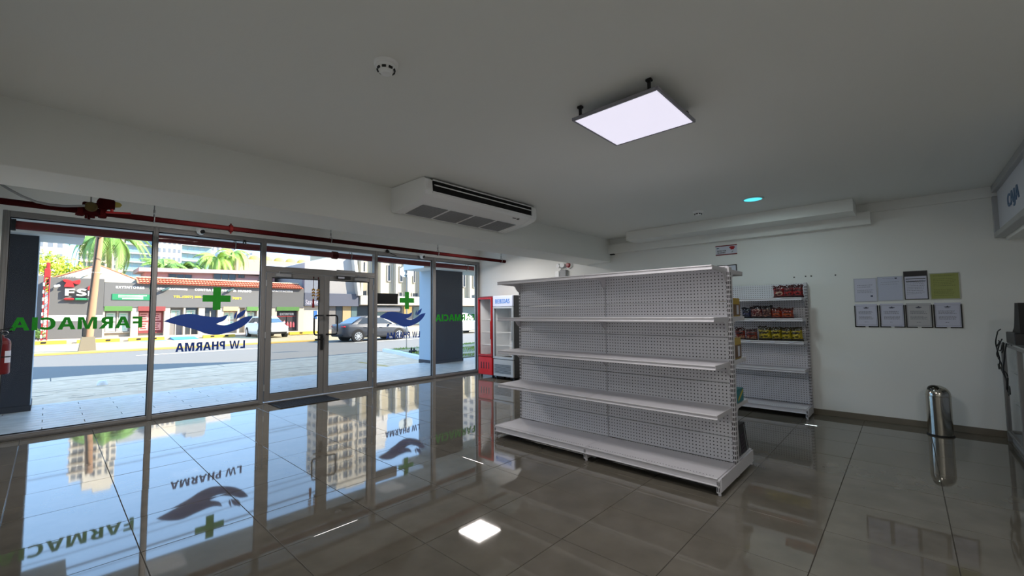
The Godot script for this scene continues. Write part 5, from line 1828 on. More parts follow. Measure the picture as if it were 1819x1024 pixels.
	for q in [-2.5]: ar.prism(PackedVector2Array([Vector2(q, -0.07), Vector2(q + 0.18, 0), Vector2(q, 0.07)]), 0.02)
	part(ar, "arrow", M.sign_green, tx)
	write("SEÑALIZACIONES", "lettering", Vector3(-1.25, -0.01, 0), 0.17, M.sign_white, tx, 1.9, 0, 0.02)
	write("CONTRA INCENDIO", "lettering", Vector3(1.35, -0.02, 0), 0.17, M.sign_white, tx, 2.4, 0, 0.02)
	write("& HUMO", "lettering", Vector3(3.35, -0.03, 0), 0.17, M.sign_white, tx, 1.3, 0, 0.02)
	write("CAPACITACIÓN", "lettering", Vector3(6.3, 0.08, 0), 0.20, M.sign_white, tx, 1.9, 0, 0.02)
	var gp := thing("green_panel", "green sign panel with white print on the grey fascia above the green shop window", "sign", Vector3(3.95, 2.82, -39.98))
	var gb := MB.new()
	gb.box(Vector3.ZERO, Vector3(2.06, 0.42, 0.04), 0.01)
	part(gb, "plate", M.sign_green, gp)
	for l in 3:
		var gl := MB.new()
		gl.box(Vector3(0.05 - 0.1 * (l % 2), 0.12 - l * 0.115, 0.022), Vector3(1.5 - 0.2 * l, 0.055, 0.004))
		part(gl, "print", M.sign_white, gp)
	var tl := thing("phone_lettering", "yellow lettering starting TEL. (507) on the grey fascia behind the green cross", "lettering", Vector3(8.5, 2.9, -39.99))
	write("TEL.:(507) 300-7000", "lettering", Vector3(-1.05, 0, 0), 0.19, M.sign_yellow, tl, 2.35, 0, 0.02)
	write("- 7691", "lettering", Vector3(1.75, -0.03, 0), 0.19, M.sign_yellow, tl, 0.85, 0, 0.02)
	# bird-like dark floodlights on the fascia
	for q in [[5.75, 3.42, "left"], [9.85, 3.5, "right"]]:
		var fl := thing("fascia_lamp", "dark angled lamp bracket on the grey fascia, %s one" % ("the one by the left mullion" if q[2] == "left" else "the one right of the green cross"), "lamp", Vector3(q[0], q[1], -39.95), "fascia lamps")
		var lb := MB.new()
		lb.box(Vector3(0, 0, 0.12), Vector3(0.5, 0.16, 0.2), 0.04, Basis(Vector3.BACK, 0.45))
		lb.cyl(Vector3(0.1, 0.05, 0), Vector3(0.3, 0.25, 0.1), 0.02, 0.02, 6)
		part(lb, "lamp_head", mat("lamp_teal", c8(60, 84, 84), 0.5), fl)
	# terracotta tile edge: half-round tiles laid side by side, one joined part
	var rt := MB.new(o)
	var nt := 58
	for k in nt:
		var x := lerpf(4.3, 15.4, (k + 0.5) / nt)
		rt.st.set_smooth_group(4)
		for i in 5:
			var a0 := PI * i / 5.0
			var a1 := PI * (i + 1) / 5.0
			var r := 0.11
			for seg in 3:
				var y0 := 3.80 + seg * 0.17
				var z0 := -39.75 - seg * 0.38
				var lift := 0.03
				var p := Vector3(x, y0, z0)
				var q := Vector3(x, y0 + 0.17 - lift, z0 - 0.42)
				rt.quad_out(p + Vector3(cos(a0) * r, sin(a0) * r, 0), p + Vector3(cos(a1) * r, sin(a1) * r, 0), q + Vector3(cos(a1) * r * 0.85, sin(a1) * r * 0.85, 0), q + Vector3(cos(a0) * r * 0.85, sin(a0) * r * 0.85, 0), Vector3(0, 1, 1))
	rt.st.set_smooth_group(-1)
	rt.quad_out(Vector3(4.2, 3.8, -39.75), Vector3(15.5, 3.8, -39.75), Vector3(15.5, 4.3, -40.95), Vector3(4.2, 4.3, -40.95), Vector3(0, 1, 1))
	var ro := part(rt, "roof_tiles", M.terracotta, t)
	tag(ro, "", "", "", "stuff")
	var rd := MB.new(o)
	rd.span(Vector3(4.2, 4.28, -41.1), Vector3(15.5, 4.38, -40.85), 0.03)
	part(rd, "roof_ridge", mat("ridge_cream", c8(230, 214, 170), 0.8), t)
	# pink house behind the terrace
	var pk := thing("pink_house", "pink upper-storey house with dark eaves and dark windows behind the shop terrace", "building", Vector3(10.5, 0, -46.5))
	o = pk.position
	var pw := MB.new(o)
	pw.span(Vector3(5.4, 0, -49.5), Vector3(15.3, 5.35, -46.5))
	part(pw, "wall", mat("pink", c8(172, 130, 126), 0.8), pk)
	var pe := MB.new(o)
	pe.prism(PackedVector2Array([Vector2(4.9, 5.16), Vector2(15.8, 5.5), Vector2(15.8, 5.85), Vector2(4.9, 5.50)]), 3.6, Transform3D(Basis.IDENTITY, Vector3(0, 0, -49.6)))
	part(pe, "eaves", mat("eaves", c8(146, 132, 132), 0.7), pk)
	for e in [[6.9, 8.5, 4.70, 5.10], [10.15, 11.9, 4.72, 5.34], [12.1, 12.6, 5.05, 5.36], [13.9, 14.5, 4.7, 5.2]]:
		var wn := MB.new(o)
		wn.span(Vector3(e[0], e[2], -46.52), Vector3(e[1], e[3], -46.44))
		var w2 := part(wn, "window", M.dark_glass, pk)
		var wf := MB.new(o)
		for k in 4: wf.span(Vector3(lerpf(e[0], e[1], k / 3.0) - 0.03, e[2], -46.45), Vector3(lerpf(e[0], e[1], k / 3.0) + 0.03, e[3], -46.40))
		part(wf, "frame", mat("bronze", c8(92, 78, 72), 0.5), w2)


func white_building():
	# --- white and cream building right of the terrace: sloping grey gable, slanted white fin, finned upper storey
	mat("wall_white", c8(176, 172, 160), 0.8)
	mat("wall_cream", c8(166, 156, 134), 0.8)
	mat("wall_lilac", c8(150, 147, 145), 0.8)
	mat("wall_slate", c8(78, 82, 96), 0.7)
	var t := thing("finned_building", "cream two-storey building with white vertical fins and tall narrow windows, right across the road", "building", Vector3(24, 0.05, -40))
	var o: Vector3 = t.position
	var up := MB.new(o)
	up.span(Vector3(20.98, 3.3, -52), Vector3(48, 9.0, -40.2))
	part(up, "upper_wall", M.wall_cream, t)
	var bd := MB.new(o)
	bd.span(Vector3(21.0, 2.42, -41), Vector3(48, 3.36, -39.8), 0.02)
	part(bd, "white_band", M.wall_white, t)
	var dk := MB.new(o)
	dk.span(Vector3(20.98, 0.0, -50), Vector3(48, 2.5, -41.2))
	part(dk, "ground_wall", mat("ground_wall", c8(120, 118, 112), 0.7), t)
	for x in [21.12, 22.6, 23.3, 25.1, 26.6, 28.35, 30.2, 32.0, 33.8, 35.6, 37.4, 39.2, 41.0]:
		var f := MB.new(o)
		f.span(Vector3(x - 0.12, 3.36, -40.3), Vector3(x + 0.12, 9.0, -39.75), 0.01)
		part(f, "fin", M.wall_white, t)
	for e in [[21.26, 21.6, 5.8, 6.75], [24.22, 24.52, 5.0, 6.65], [25.7, 26.02, 5.0, 6.62], [27.45, 27.62, 5.0, 6.5], [29.3, 29.6, 5.0, 6.6], [31.0, 31.3, 5.0, 6.6], [33.0, 33.3, 4.8, 6.6], [34.7, 35.0, 4.8, 6.6], [36.4, 36.7, 4.8, 6.6], [21.3, 21.8, 3.4, 3.85], [25.6, 25.95, 3.4, 3.8], [27.3, 28.0, 3.38, 3.78], [33.0, 33.5, 3.4, 3.8], [36.1, 36.6, 3.4, 3.8]]:
		var w := MB.new(o)
		w.span(Vector3(e[0], e[2], -40.22), Vector3(e[1], e[3], -40.16))
		var wo := part(w, "window", M.dark_glass, t)
		var fr := MB.new(o)
		fr.span(Vector3(e[0] - 0.06, e[2] - 0.05, -40.2), Vector3(e[0], e[3] + 0.05, -40.1))
		fr.span(Vector3(e[1], e[2] - 0.05, -40.2), Vector3(e[1] + 0.05, e[3] + 0.05, -40.1))
		fr.span(Vector3(e[0], e[2] - 0.08, -40.2), Vector3(e[1], e[2], -40.08))
		part(fr, "frame", M.wall_lilac, wo)
	for x in [22.2, 24.75, 27.9, 30.6, 34.2]:
		var g := MB.new(o)
		g.span(Vector3(x - 0.03, 3.9, -40.2), Vector3(x + 0.03, 8.5, -40.14))
		part(g, "downpipe", M.wall_lilac, t)
	for e in [[21.0, 22.6, M.dark_glass], [22.8, 24.6, mat("teal_glass", c8(92, 112, 112), 0.15)], [24.8, 26.6, M.dark_glass], [26.9, 27.9, mat("warm_panel", c8(232, 206, 130), 0.6)], [28.1, 30.4, M.teal_glass], [31, 34, M.shop_cream], [34.2, 38, M.teal_glass]]:
		var gl := MB.new(o)
		gl.span(Vector3(e[0], 0.3 if e[2] != M.warm_panel else 1.5, -41.19), Vector3(e[1], 2.3, -41.12))
		part(gl, "shop_window", e[2], t)
	var aw := MB.new(o)
	aw.span(Vector3(22.9, 1.75, -41.2), Vector3(26.0, 2.2, -40.4), 0.1)
	part(aw, "awning", M.grey_plastic, t)
	# sloping gable block between the terrace and the finned building
	var g := thing("sloped_building", "pale sloping-roofed block with slanted white fin and slate band, left of the finned building", "building", Vector3(18, 0.05, -40))
	o = g.position
	var sb := MB.new(o)
	sb.prism(PackedVector2Array([Vector2(15.75, 3.3), Vector2(20.9, 3.3), Vector2(20.35, 7.2), Vector2(18.2, 7.05), Vector2(16.9, 6.6), Vector2(15.75, 6.25)]), 9, Transform3D(Basis.IDENTITY, Vector3(0, 0, -49.2)))
	part(sb, "gable_wall", M.wall_lilac, g)
	var fn := MB.new(o)
	fn.prism(PackedVector2Array([Vector2(20.1, 7.3), Vector2(20.42, 7.3), Vector2(20.95, 3.32), Vector2(20.65, 3.32)]), 0.6, Transform3D(Basis.IDENTITY, Vector3(0, 0, -40.2)))
	part(fn, "slanted_fin", mat("fin_white", c8(186, 184, 176), 0.7), g)
	var sl := MB.new(o)
	sl.span(Vector3(15.68, 2.28, -40.6), Vector3(20.9, 3.48, -39.95), 0.01)
	part(sl, "slate_band", M.wall_slate, g)
	var fs := MB.new(o)
	fs.span(Vector3(15.66, 3.46, -40.6), Vector3(17.1, 5.0, -39.98), 0.01)
	part(fs, "slate_return", mat("slate_light", c8(110, 114, 124), 0.7), g)
	var wd := MB.new(o)
	wd.span(Vector3(15.74, 0, -40.7), Vector3(17.1, 2.28, -40.3), 0.01)
	part(wd, "white_shutter", M.wall_white, g)
	var bl := MB.new(o)
	bl.span(Vector3(16.66, 1.1, -40.34), Vector3(16.96, 1.85, -40.26))
	part(bl, "blue_panel", mat("panel_blue", c8(40, 96, 160), 0.5), g)
	for e in [[17.25, 17.6, M.wall_lilac], [17.7, 18.75, M.shutter], [18.8, 19.4, M.dark_glass], [19.45, 20.3, mat("tan", c8(164, 146, 108), 0.7)], [20.35, 20.93, M.teal_glass]]:
		var db := MB.new(o)
		db.span(Vector3(e[0], 0, -40.7), Vector3(e[1], 2.28, -40.35), 0.01)
		part(db, "shop_door", e[2], g)
	write("Sazones", "lettering", Vector3(16.4, 2.62, -39.94) - o, 0.42, mat("cursive_pale", c8(196, 190, 200), 0.6), g, 1.25, 0.0, 0.02, false, "Droid Serif")
	# lit glass stair tower glimpsed over the terrace end, left of the charms
	var bw := MB.new(Vector3(16.8, 0, -50))
	bw.span(Vector3(15.5, 0.0, -51), Vector3(18.2, 6.9, -50), 0.02)
	var bo := part(bw, "stair_block", mat("stair_blue", c8(176, 190, 202), 0.5))
	bo.position = Vector3(16.8, 0, -50)
	tag(bo, "pale blue-grey stair block over the right end of the shop terrace", "building")
	# far building with yellow arches
	var ar := thing("arched_building", "distant white building with pale yellow arches on its roof, seen through the transom", "building", Vector3(23.5, 0, -70))
	o = ar.position
	var ab := MB.new(o)
	ab.span(Vector3(18, 0, -78), Vector3(29.5, 9.7, -70))
	part(ab, "wall", mat("far_beige", c8(170, 160, 124), 0.8), ar)
	for k in 7:
		var ax := MB.new(o)
		ax.lathe(Vector3(17.6 + k * 1.75, 9.6, -73), [[0.0, 0.0], [0.88, 0.0], [0.85, 0.35], [0.7, 0.75], [0.4, 1.02], [0.0, 1.12]], 16, true)
		part(ax, "arch", mat("arch_yellow", c8(186, 162, 84), 0.7), ar)
	var gd := MB.new(o)
	gd.lathe(Vector3(17.0, 8.8, -72), [[0.0, 0.0], [1.6, 0.0], [1.5, 1.0], [1.0, 1.8], [0.0, 2.2]], 18, true)
	part(gd, "dome", M.grey_plastic, ar)


func car(called: String, label: String, at: Vector3, turn: float, paint: Material, l: float, h: float, wd: float):
	# three-box saloon: local +x is the nose, wheels on y = 0
	var t := thing(called, label, "car", at, "", turn)
	var k := l / 4.4
	# stations along the length: [x, y_low, y_belt, half width low, half width belt]
	var st := [[-2.2, 0.42, 0.86, 0.62, 0.66], [-2.12, 0.30, 0.98, 0.78, 0.76], [-1.8, 0.24, 1.02, 0.84, 0.80], [-1.2, 0.22, 1.0, 0.86, 0.82], [-0.4, 0.20, 0.96, 0.86, 0.83], [0.5, 0.20, 0.95, 0.86, 0.83], [1.0, 0.21, 0.94, 0.86, 0.81], [1.5, 0.23, 0.88, 0.85, 0.78], [1.9, 0.26, 0.78, 0.80, 0.72], [2.12, 0.30, 0.66, 0.72, 0.66], [2.2, 0.38, 0.56, 0.60, 0.56]]
	var ring := func(s: Array) -> Array:
		var x: float = s[0] * k
		var y0: float = s[1]
		var y1: float = s[2] * h / 1.47
		var w0: float = s[3] * wd / 1.72
		var w1: float = s[4] * wd / 1.72
		var r := []
		for q in [[-w0 * 0.9, y0], [-w0, y0 + 0.08], [-w0 * 1.0, lerpf(y0, y1, 0.5)], [-w0 * 0.99, lerpf(y0, y1, 0.72)], [-w1, y1 - 0.04], [-w1 * 0.92, y1], [0.0, y1 + 0.025], [w1 * 0.92, y1], [w1, y1 - 0.04], [w0 * 0.99, lerpf(y0, y1, 0.72)], [w0, lerpf(y0, y1, 0.5)], [w0, y0 + 0.08], [w0 * 0.9, y0]]:
			r.append(Vector3(x, q[1], q[0]))
		return r
	var b := MB.new()
	b.st.set_smooth_group(6)
	for i in st.size() - 1:
		var r0: Array = ring.call(st[i])
		var r1: Array = ring.call(st[i + 1])
		var mid := Vector3((r0[0].x + r1[0].x) / 2, 0.6, 0)
		for j in r0.size():
			var j1 := (j + 1) % r0.size()
			b.quad_out(r0[j], r0[j1], r1[j1], r1[j], (r0[j] + r1[j1]) / 2 - mid)
	for e in [0, st.size() - 1]:
		var r2: Array = ring.call(st[e])
		var c := Vector3(r2[0].x, 0.55, 0)
		for j in r2.size(): b.tri_out(c, r2[j], r2[(j + 1) % r2.size()], Vector3(-1 if e == 0 else 1, 0, 0))
	b.st.set_smooth_group(-1)
	# cabin: pillars and roof
	var y1 := 0.98 * h / 1.47
	var yr := h
	var hw := 0.80 * wd / 1.72
	var rw := 0.58 * wd / 1.72
	var cab := [[-1.75 * k, y1, hw], [-1.0 * k, yr - 0.06, rw], [-0.6 * k, yr - 0.01, rw + 0.01], [0.0, yr, rw + 0.01], [0.3 * k, yr - 0.02, rw], [1.15 * k, y1 - 0.04, hw]]
	for i in cab.size() - 1:
		var p: Array = cab[i]
		var q: Array = cab[i + 1]
		b.quad_out(Vector3(p[0], p[1], -p[2] * 0.97), Vector3(p[0], p[1], p[2] * 0.97), Vector3(q[0], q[1], q[2] * 0.97), Vector3(q[0], q[1], -q[2] * 0.97), Vector3.UP)
	for s in [-1.0, 1.0]:
		var side := [Vector3(-1.75 * k, y1 - 0.02, hw * s)]
		for i in range(1, 5): side.append(Vector3(cab[i][0], cab[i][1], cab[i][2] * 0.97 * s))
		side.append(Vector3(1.15 * k, y1 - 0.06, hw * s))
		for i in range(1, side.size() - 1): b.tri_out(side[0], side[i], side[i + 1], Vector3(0, 0.3, s))
	part(b, "body", paint, t)
	var pt := func(x: float, v: float, s: float, off: float) -> Vector3:   # a point on the cabin side, v from belt to roof
		return Vector3(x, lerpf(y1, yr - 0.05, v), lerpf(hw, rw, v) * s + off * s)
	for s in [-1.0, 1.0]:
		for g in [[-1.32, -0.92, -0.28, -0.28], [-0.20, -0.20, 0.28, 0.86]]:
			var w := MB.new()
			w.quad_out(pt.call(g[0] * k, 0.08, s, 0.012), pt.call(g[1] * k, 0.86, s, 0.012), pt.call(g[2] * k, 0.90, s, 0.012), pt.call(g[3] * k, 0.08, s, 0.012), Vector3(0, 0, s))
			part(w, "side_window", M.dark_glass, t)
	for e in [[-1.66, 0.10, -1.04, 0.90], [1.06, 0.06, 0.34, 0.92]]:
		var w := MB.new()
		var a: Vector3 = pt.call(e[0] * k, e[1], 1.0, -0.06)
		var c2: Vector3 = pt.call(e[2] * k, e[3], 1.0, -0.03)
		var up := Vector3(-0.012 if e[0] < 0 else 0.012, 0.02, 0)
		w.quad_out(a + up, c2 + up, c2 * Vector3(1, 1, -1) + up, a * Vector3(1, 1, -1) + up, Vector3(signf(e[0]), 1, 0))
		part(w, "rear_window" if e[0] < 0 else "windscreen", mat("sky_glass", c8(96, 124, 146), 0.06, 0.2), t)
	for x in [-1.32, 1.33]:
		for s in [-1.0, 1.0]:
			var ar := MB.new()
			ar.cyl(Vector3(x * k, 0.33, s * (wd / 2 - 0.20)), Vector3(x * k, 0.33, s * (wd / 2 + 0.004)), 0.375, 0.375, 24)
			part(ar, "wheel_arch", M.rubber, t)
			var wl := MB.new()
			wl.cyl(Vector3(x * k, 0.31, s * (wd / 2 - 0.18)), Vector3(x * k, 0.31, s * (wd / 2 + 0.02)), 0.31, 0.31, 24)
			var wo := part(wl, "tyre", mat("tyre", c8(30, 30, 32), 0.9), t)
			var rm := MB.new()
			rm.cyl(Vector3(x * k, 0.31, s * (wd / 2 + 0.012)), Vector3(x * k, 0.31, s * (wd / 2 + 0.028)), 0.06, 0.05, 12)
			for n in 9:
				var a := TAU * n / 9.0
				rm.box(Vector3(x * k + cos(a) * 0.13, 0.31 + sin(a) * 0.13, s * (wd / 2 + 0.02)), Vector3(0.18, 0.045, 0.02), 0.005, Basis(Vector3.BACK, a))
			rm.lathe(Vector3(x * k, 0.31, s * (wd / 2 + 0.016)), [[0.205, 0.0], [0.225, 0.0], [0.225, 0.012], [0.205, 0.012]], 24, false, Basis(Vector3.RIGHT, PI / 2 * s))
			part(rm, "rim", mat("rim_alloy", c8(214, 216, 218), 0.3, 0.6), wo)
	var tl := MB.new()
	for s in [-1.0, 1.0]:
		tl.box(Vector3(-2.06 * k, 0.86 * h / 1.47, s * 0.63 * wd / 1.72), Vector3(0.26, 0.13, 0.30), 0.05, Basis(Vector3.UP, s * 0.35))
	part(tl, "tail_lamp", mat("tail_red", c8(196, 24, 36), 0.2), t)
	var hl := MB.new()
	for s in [-1.0, 1.0]:
		hl.box(Vector3(1.98 * k, 0.70 * h / 1.47, s * 0.60 * wd / 1.72), Vector3(0.34, 0.12, 0.28), 0.05, Basis(Vector3.UP, -s * 0.45))
	part(hl, "head_lamp", mat("lamp_clear", c8(220, 226, 230), 0.1, 0.3), t)
	var mi := MB.new()
	for s in [-1.0, 1.0]:
		mi.box(Vector3(0.72 * k, 1.0 * h / 1.47, s * (wd / 2 + 0.05)), Vector3(0.14, 0.12, 0.18), 0.04)
	part(mi, "door_mirror", paint, t)
	var bp := MB.new()
	bp.box(Vector3(-2.1 * k, 0.36, 0), Vector3(0.2, 0.16, wd * 0.8), 0.05)
	bp.box(Vector3(2.08 * k, 0.36, 0), Vector3(0.24, 0.2, wd * 0.74), 0.05)
	part(bp, "bumper", M.rubber, t)
	var hd := MB.new()
	for s in [-1.0, 1.0]:
		for x in [-0.9, 0.1]: hd.box(Vector3(x * k, 0.80 * h / 1.47, s * (wd / 2 + 0.002)), Vector3(0.18, 0.03, 0.03), 0.008)
	part(hd, "door_handle", paint, t)
	return t


func vehicles():
	var grey := mat("car_grey", c8(52, 55, 63), 0.22, 0.2)
	var white := mat("car_white", c8(232, 234, 234), 0.25)
	for m in [grey, white]:
		m.clearcoat_enabled = true
		m.clearcoat = 0.6
	car("parked_car", "dark grey saloon car stopped on the road behind the right door leaf", Vector3(13.2, -0.09, -23.6), 0.0, grey, 4.35, 1.45, 1.72)
	car("parked_car", "white saloon parked nose-out across the road behind the mullion left of the doors", Vector3(10.62, -0.085, -33.7), -PI / 2, white, 4.4, 1.48, 1.72)
	car("parked_car", "white car at the far right beyond the dark column, by the red fridge", Vector3(22.0, -0.09, -25.9), 0.0, white, 4.5, 1.56, 1.76)


func leaf_cloud(blobs: Array, count: int, size: float) -> ArrayMesh:
	# blobs: [centre, radii]; leaves lie mostly near the surface of each blob, tilted at random
	var b := MB.new()
	for n in count:
		var q: Array = blobs[rng.randi() % blobs.size()]
		var d := Vector3(rng.randfn(), rng.randfn(), rng.randfn()).normalized()
		var p: Vector3 = q[0] + d * Vector3(q[1]) * pow(rng.randf(), 0.28)
		var nrm := (d + Vector3(rng.randfn(), rng.randfn() + 0.5, rng.randfn()) * 0.5).normalized()
		var f := MB.frame(nrm)
		var a := rng.randf() * TAU
		var u := f.x * cos(a) + f.z * sin(a)
		var v := nrm.cross(u)
		var s := size * rng.randf_range(0.6, 1.3)
		b.quad(p - u * s, p - v * s * 0.4, p + u * s, p + v * s * 0.4)
	return b.mesh()


func frond_mesh(l: float, droop: float, leaflets: int) -> ArrayMesh:
	# arching palm frond along +x with hanging leaflets on both sides
	var b := MB.new()
	var pts := []
	for k in 11:
		var u := k / 10.0
		pts.append(Vector3(l * sin(u * (0.9 + droop)) / (0.9 + droop) * 1.15, l * (0.42 * u - (0.55 + droop) * u * u), 0))
	b.tube(pts, l * 0.014, 5, l * 0.004)
	for n in leaflets:
		var u := (n + 1.0) / (leaflets + 1.0)
		var i := int(u * 10)
		var p: Vector3 = pts[i].lerp(pts[mini(i + 1, 10)], u * 10 - i)
		var d: Vector3 = (pts[mini(i + 1, 10)] - pts[maxi(i - 1, 0)]).normalized()
		for s in [-1.0, 1.0]:
			var ll := l * (0.10 + 0.26 * sin(PI * pow(u, 0.75)))
			var e := p + (d * 0.45 + Vector3(0, -0.45 - droop * 0.5 + rng.randf_range(-0.15, 0.15), s * 0.75)).normalized() * ll
			var w := d * l * 0.024
			b.tri(p - w, p + w, e)
	return b.mesh()


func palm(label: String, at: Vector3, trunk: float, l: float, n: int, droop: float, m: Material, skirt := false):
	var t := thing("palm_tree", label, "palm tree", at)
	var tr := MB.new()
	var pts := []
	for k in 7: pts.append(Vector3(sin(k * 0.5) * 0.06, trunk * k / 6.0, 0))
	tr.tube(pts, 0.20, 10, 0.14)
	part(tr, "trunk", mat("palm_trunk", c8(150, 126, 104), 0.9), t)
	var fm := [frond_mesh(l, droop, 34), frond_mesh(l * 0.9, droop + 0.25, 32)]
	for k in n:
		var f := put(fm[k % 2], "frond", m, t)
		f.position = Vector3(0, trunk, 0)
		f.rotation = Vector3(0, TAU * k / n * 1.0 + rng.randf_range(-0.2, 0.2), 0)
		f.basis = f.basis * Basis(Vector3.BACK, rng.randf_range(-0.45, 0.75))
	if skirt:
		var sk := MB.new()
		for k in 26:
			var a := rng.randf() * TAU
			sk.tri(Vector3(cos(a) * 0.1, trunk, sin(a) * 0.1), Vector3(cos(a + 0.5) * 0.14, trunk, sin(a + 0.5) * 0.14), Vector3(cos(a) * 0.42, trunk - rng.randf_range(1.2, 2.6), sin(a) * 0.42))
		part(sk, "dead_frond", mat("dead_frond", c8(190, 110, 40), 0.9), t)


func greenery():
	var yg := mat("leaf_yellow", c8(168, 182, 46), 0.7)
	var gg := mat("leaf_palm", c8(110, 148, 70), 0.6)
	var pg := mat("leaf_palm_light", c8(146, 176, 84), 0.6)
	for m in [yg, gg, pg]:
		m.backlight_enabled = true
		m.backlight = Color(0.4, 0.45, 0.15)
	var tr := thing("shade_tree", "broad bright yellow-green tree behind the grey gable building", "tree", Vector3(0.3, 0, -60))
	var tk := MB.new()
	tk.tube([Vector3(0, 0, 0), Vector3(0.1, 2.5, 0), Vector3(-0.2, 4.5, 0)], 0.35, 10, 0.2)
	for q in [[-2.4, 6.8], [1.6, 6.6], [3.6, 5.9]]: tk.tube([Vector3(-0.1, 3.6, 0), Vector3(q[0] * 0.5, 5.2, 0.3), Vector3(q[0], q[1], 0.2)], 0.16, 7, 0.05)
	part(tk, "trunk", mat("bark", c8(110, 92, 72), 0.9), tr)
	var fo := put(leaf_cloud([[Vector3(-1.6, 6.6, 0), Vector3(2.2, 1.5, 1.8)], [Vector3(0.2, 6.2, 0), Vector3(1.8, 1.35, 1.6)], [Vector3(2.0, 5.4, 0), Vector3(1.9, 1.2, 1.6)], [Vector3(4.0, 5.2, 0), Vector3(1.6, 0.9, 1.4)], [Vector3(-3.6, 6.0, 0), Vector3(1.8, 1.6, 1.6)], [Vector3(0.4, 4.6, 0), Vector3(3.6, 1.0, 1.6)]], 4600, 0.19), "foliage", yg, tr)
	tag(fo, "", "", "", "stuff")
	palm("tall palm with orange dead fronds hanging below its crown, behind the leaning pole", Vector3(3.35, 0, -50), 8.35, 3.0, 30, 0.75, gg, true)
	palm("palm with upright feathery crown just right of the left mullion", Vector3(7.8, 0, -55), 6.5, 2.1, 24, 0.15, gg)
	palm("bushy palm between its neighbours over the pink house roof", Vector3(9.5, 0, -56), 6.6, 2.3, 26, 0.25, gg)
	palm("round-crowned light green palm over the middle of the pink house", Vector3(12.3, 0, -55), 7.7, 2.3, 28, 0.45, pg)
	palm("drooping palm right of the round-crowned one, partly behind the upper window frame", Vector3(13.95, 0, -55.5), 8.6, 2.0, 20, 0.8, pg)
	var sh := thing("low_shrub", "small green shrub at the foot of the left grey wall", "shrub", Vector3(-0.35, 0.05, -38.9))
	var sm := MB.new()
	for k in 5: sm.cyl(Vector3.ZERO, Vector3(cos(k * 1.3) * 0.2, 0.4, sin(k * 1.3) * 0.2), 0.015, 0.01, 5)
	part(sm, "stem", M.bark, sh)
	var sl := put(leaf_cloud([[Vector3(0, 0.42, 0), Vector3(0.34, 0.3, 0.3)]], 240, 0.07), "foliage", gg, sh)
	tag(sl, "", "", "", "stuff")


func tower(label: String, x0: float, x1: float, z: float, depth: float, h: float, wall: Material, glass: Material, fl: float, cols: int, style: int, step := 0.0, stepx := 0.0):
	var t := thing("tower_block", label, "tower block", Vector3((x0 + x1) / 2, 0, z))
	var o: Vector3 = t.position
	var b := MB.new(o)
	b.span(Vector3(x0, 0, z - depth), Vector3(x1, h, z))
	part(b, "shaft", wall, t)
	if step > 0.0:
		var s := MB.new(o)
		s.span(Vector3(x0 + stepx, h, z - depth), Vector3(x1, h + step, z - 0.5))
		s.span(Vector3(x0 + stepx + (x1 - x0 - stepx) * 0.35, h + step, z - depth * 0.8), Vector3(x1 - 0.2, h + step * 1.35, z - 1.0))
		part(s, "roof_block", wall, t)
	var n := int(h / fl)
	var w := MB.new(o)
	var sl := MB.new(o)
	var cw := (x1 - x0) / cols
	for f in range(1, n):
		var y := f * fl
		for c in cols:
			var cx := x0 + (c + 0.5) * cw
			if style == 0: w.span(Vector3(cx - cw * 0.28, y + fl * 0.25, z - 0.05), Vector3(cx + cw * 0.28, y + fl * 0.75, z + 0.04))
			elif style == 1:
				if c % 3 != 2: w.span(Vector3(cx - cw * 0.40, y + fl * 0.2, z - 0.05), Vector3(cx + cw * 0.40, y + fl * 0.85, z + 0.04))
				else: w.span(Vector3(cx - cw * 0.12, y + fl * 0.3, z - 0.05), Vector3(cx + cw * 0.12, y + fl * 0.7, z + 0.04))
			else: w.span(Vector3(cx - cw * 0.46, y + fl * 0.12, z - 0.05), Vector3(cx + cw * 0.46, y + fl * 0.9, z + 0.04))
		# the side that shows towards the shop (-x)
		for c in 4:
			var cz := z - depth * (c + 0.5) / 4.0
			w.span(Vector3(x0 - 0.04, y + fl * 0.28, cz - depth * 0.07), Vector3(x0 + 0.04, y + fl * 0.75, cz + depth * 0.07))
		if style >= 1:
			if style == 1: sl.span(Vector3(x0 - 0.5, y - 0.12, z - 0.1), Vector3(lerpf(x0, x1, 0.62), y + 0.12, z + 0.9))
			else: sl.span(Vector3(x0 - 0.1, y - 0.15, z - 0.1), Vector3(x1 + 0.1, y + 0.12, z + 0.9))
	if style == 1:
		for c in cols + 1:
			if c % 2 == 0: sl.span(Vector3(x0 + c * cw - 0.12, 0, z - 0.1), Vector3(x0 + c * cw + 0.12, h, z + 0.35))
	tag(part(w, "windows", glass, t), "", "", "", "stuff")
	if style >= 1: tag(part(sl, "balcony_slabs", wall, t), "", "", "", "stuff")


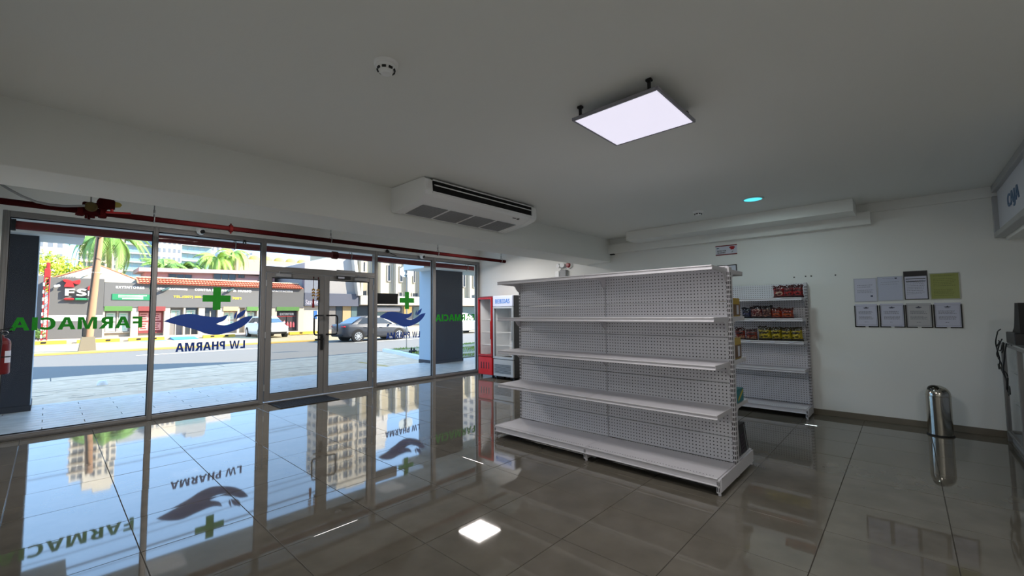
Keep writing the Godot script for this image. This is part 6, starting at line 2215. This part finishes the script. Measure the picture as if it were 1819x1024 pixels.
func towers():
	var white := mat("tower_white", c8(204, 198, 184), 0.8)
	var grey := mat("tower_grey", c8(190, 190, 188), 0.8)
	var gl := mat("tower_glass", c8(104, 112, 120), 0.2)
	var teal := mat("tower_teal", c8(118, 150, 158), 0.15)
	var pale := mat("tower_pale", c8(154, 161, 166), 0.7)
	tower("white tower block beyond the yellow-green tree, leftmost on the skyline", -3.4, 1.75, -120, 10, 20.5, white, gl, 2.4, 4, 0)
	tower("tallest cream tower behind the leaning pole, with stepped roof and balconies", 4.0, 10.4, -121, 10, 30.5, white, gl, 1.6, 7, 1, 2.6, 1.9)
	tower("tower with teal glass balconies right of the tall palm", 10.7, 15.3, -122, 10, 24.6, pale, teal, 1.9, 4, 2)
	tower("cream tower block behind the first palm right of the mullion", 15.6, 20.0, -120, 10, 24.3, white, gl, 1.9, 5, 0)
	tower("pale blue-grey tower behind the round-crowned palm", 20.3, 26.0, -122, 10, 25.0, pale, teal, 1.8, 5, 2, 1.2, 2.0)
	tower("grey-white slab block to the right of the pale blue-grey tower", 26.2, 31.5, -124, 10, 24.0, grey, gl, 1.9, 5, 0)
	tower("very tall balconied tower seen mirrored in the floor before the doors", 54.4, 66.5, -121, 14, 46.0, white, gl, 2.7, 8, 1, 2.4, 3.0)
	tower("stepped white tower right of the tallest balconied tower", 68.5, 76.5, -126, 12, 33.0, grey, gl, 2.2, 5, 1, 7.0, 2.0)
	tower("white tower at the far right, seen mirrored beside the red fridge", 111.0, 124.0, -122, 14, 52.0, white, gl, 2.8, 7, 1)
	tower("small blue-white block over the arched building", 34.5, 39.5, -124, 8, 17.2, pale, gl, 2.0, 4, 0, 0.8, 1.0)


func cables():
	# bundles of overhead wires strung along the far side of the road
	var names := ["lowest overhead wire along the far kerb", "second overhead wire from the bottom", "thick bundled overhead cable in the middle of the run", "overhead wire just above the thick bundle", "topmost overhead wire along the far kerb", "lowest telephone cable strung from the leaning pole"]
	var hs := [8.25, 8.5, 8.98, 9.2, 9.42, 5.05]
	for k in 6:
		var b := MB.new(Vector3(10, hs[k], -26.5))
		var pts := []
		for n in 33:
			var x := -30.0 + n * 2.8
			var u := fmod(x - 1.5 + 80.0, 40.0) / 40.0
			pts.append(Vector3(x, hs[k] - 0.8 * u * (1 - u) * (1.3 if k < 2 else 0.5), -26.5 + 0.25 * (k % 3)))
		b.tube(pts, 0.045 if k == 2 else 0.017, 5)
		var o := part(b, "overhead_cable", M.rubber)
		o.position = Vector3(10, hs[k], -26.5)
		tag(o, "black " + names[k], "cable", "overhead cables")
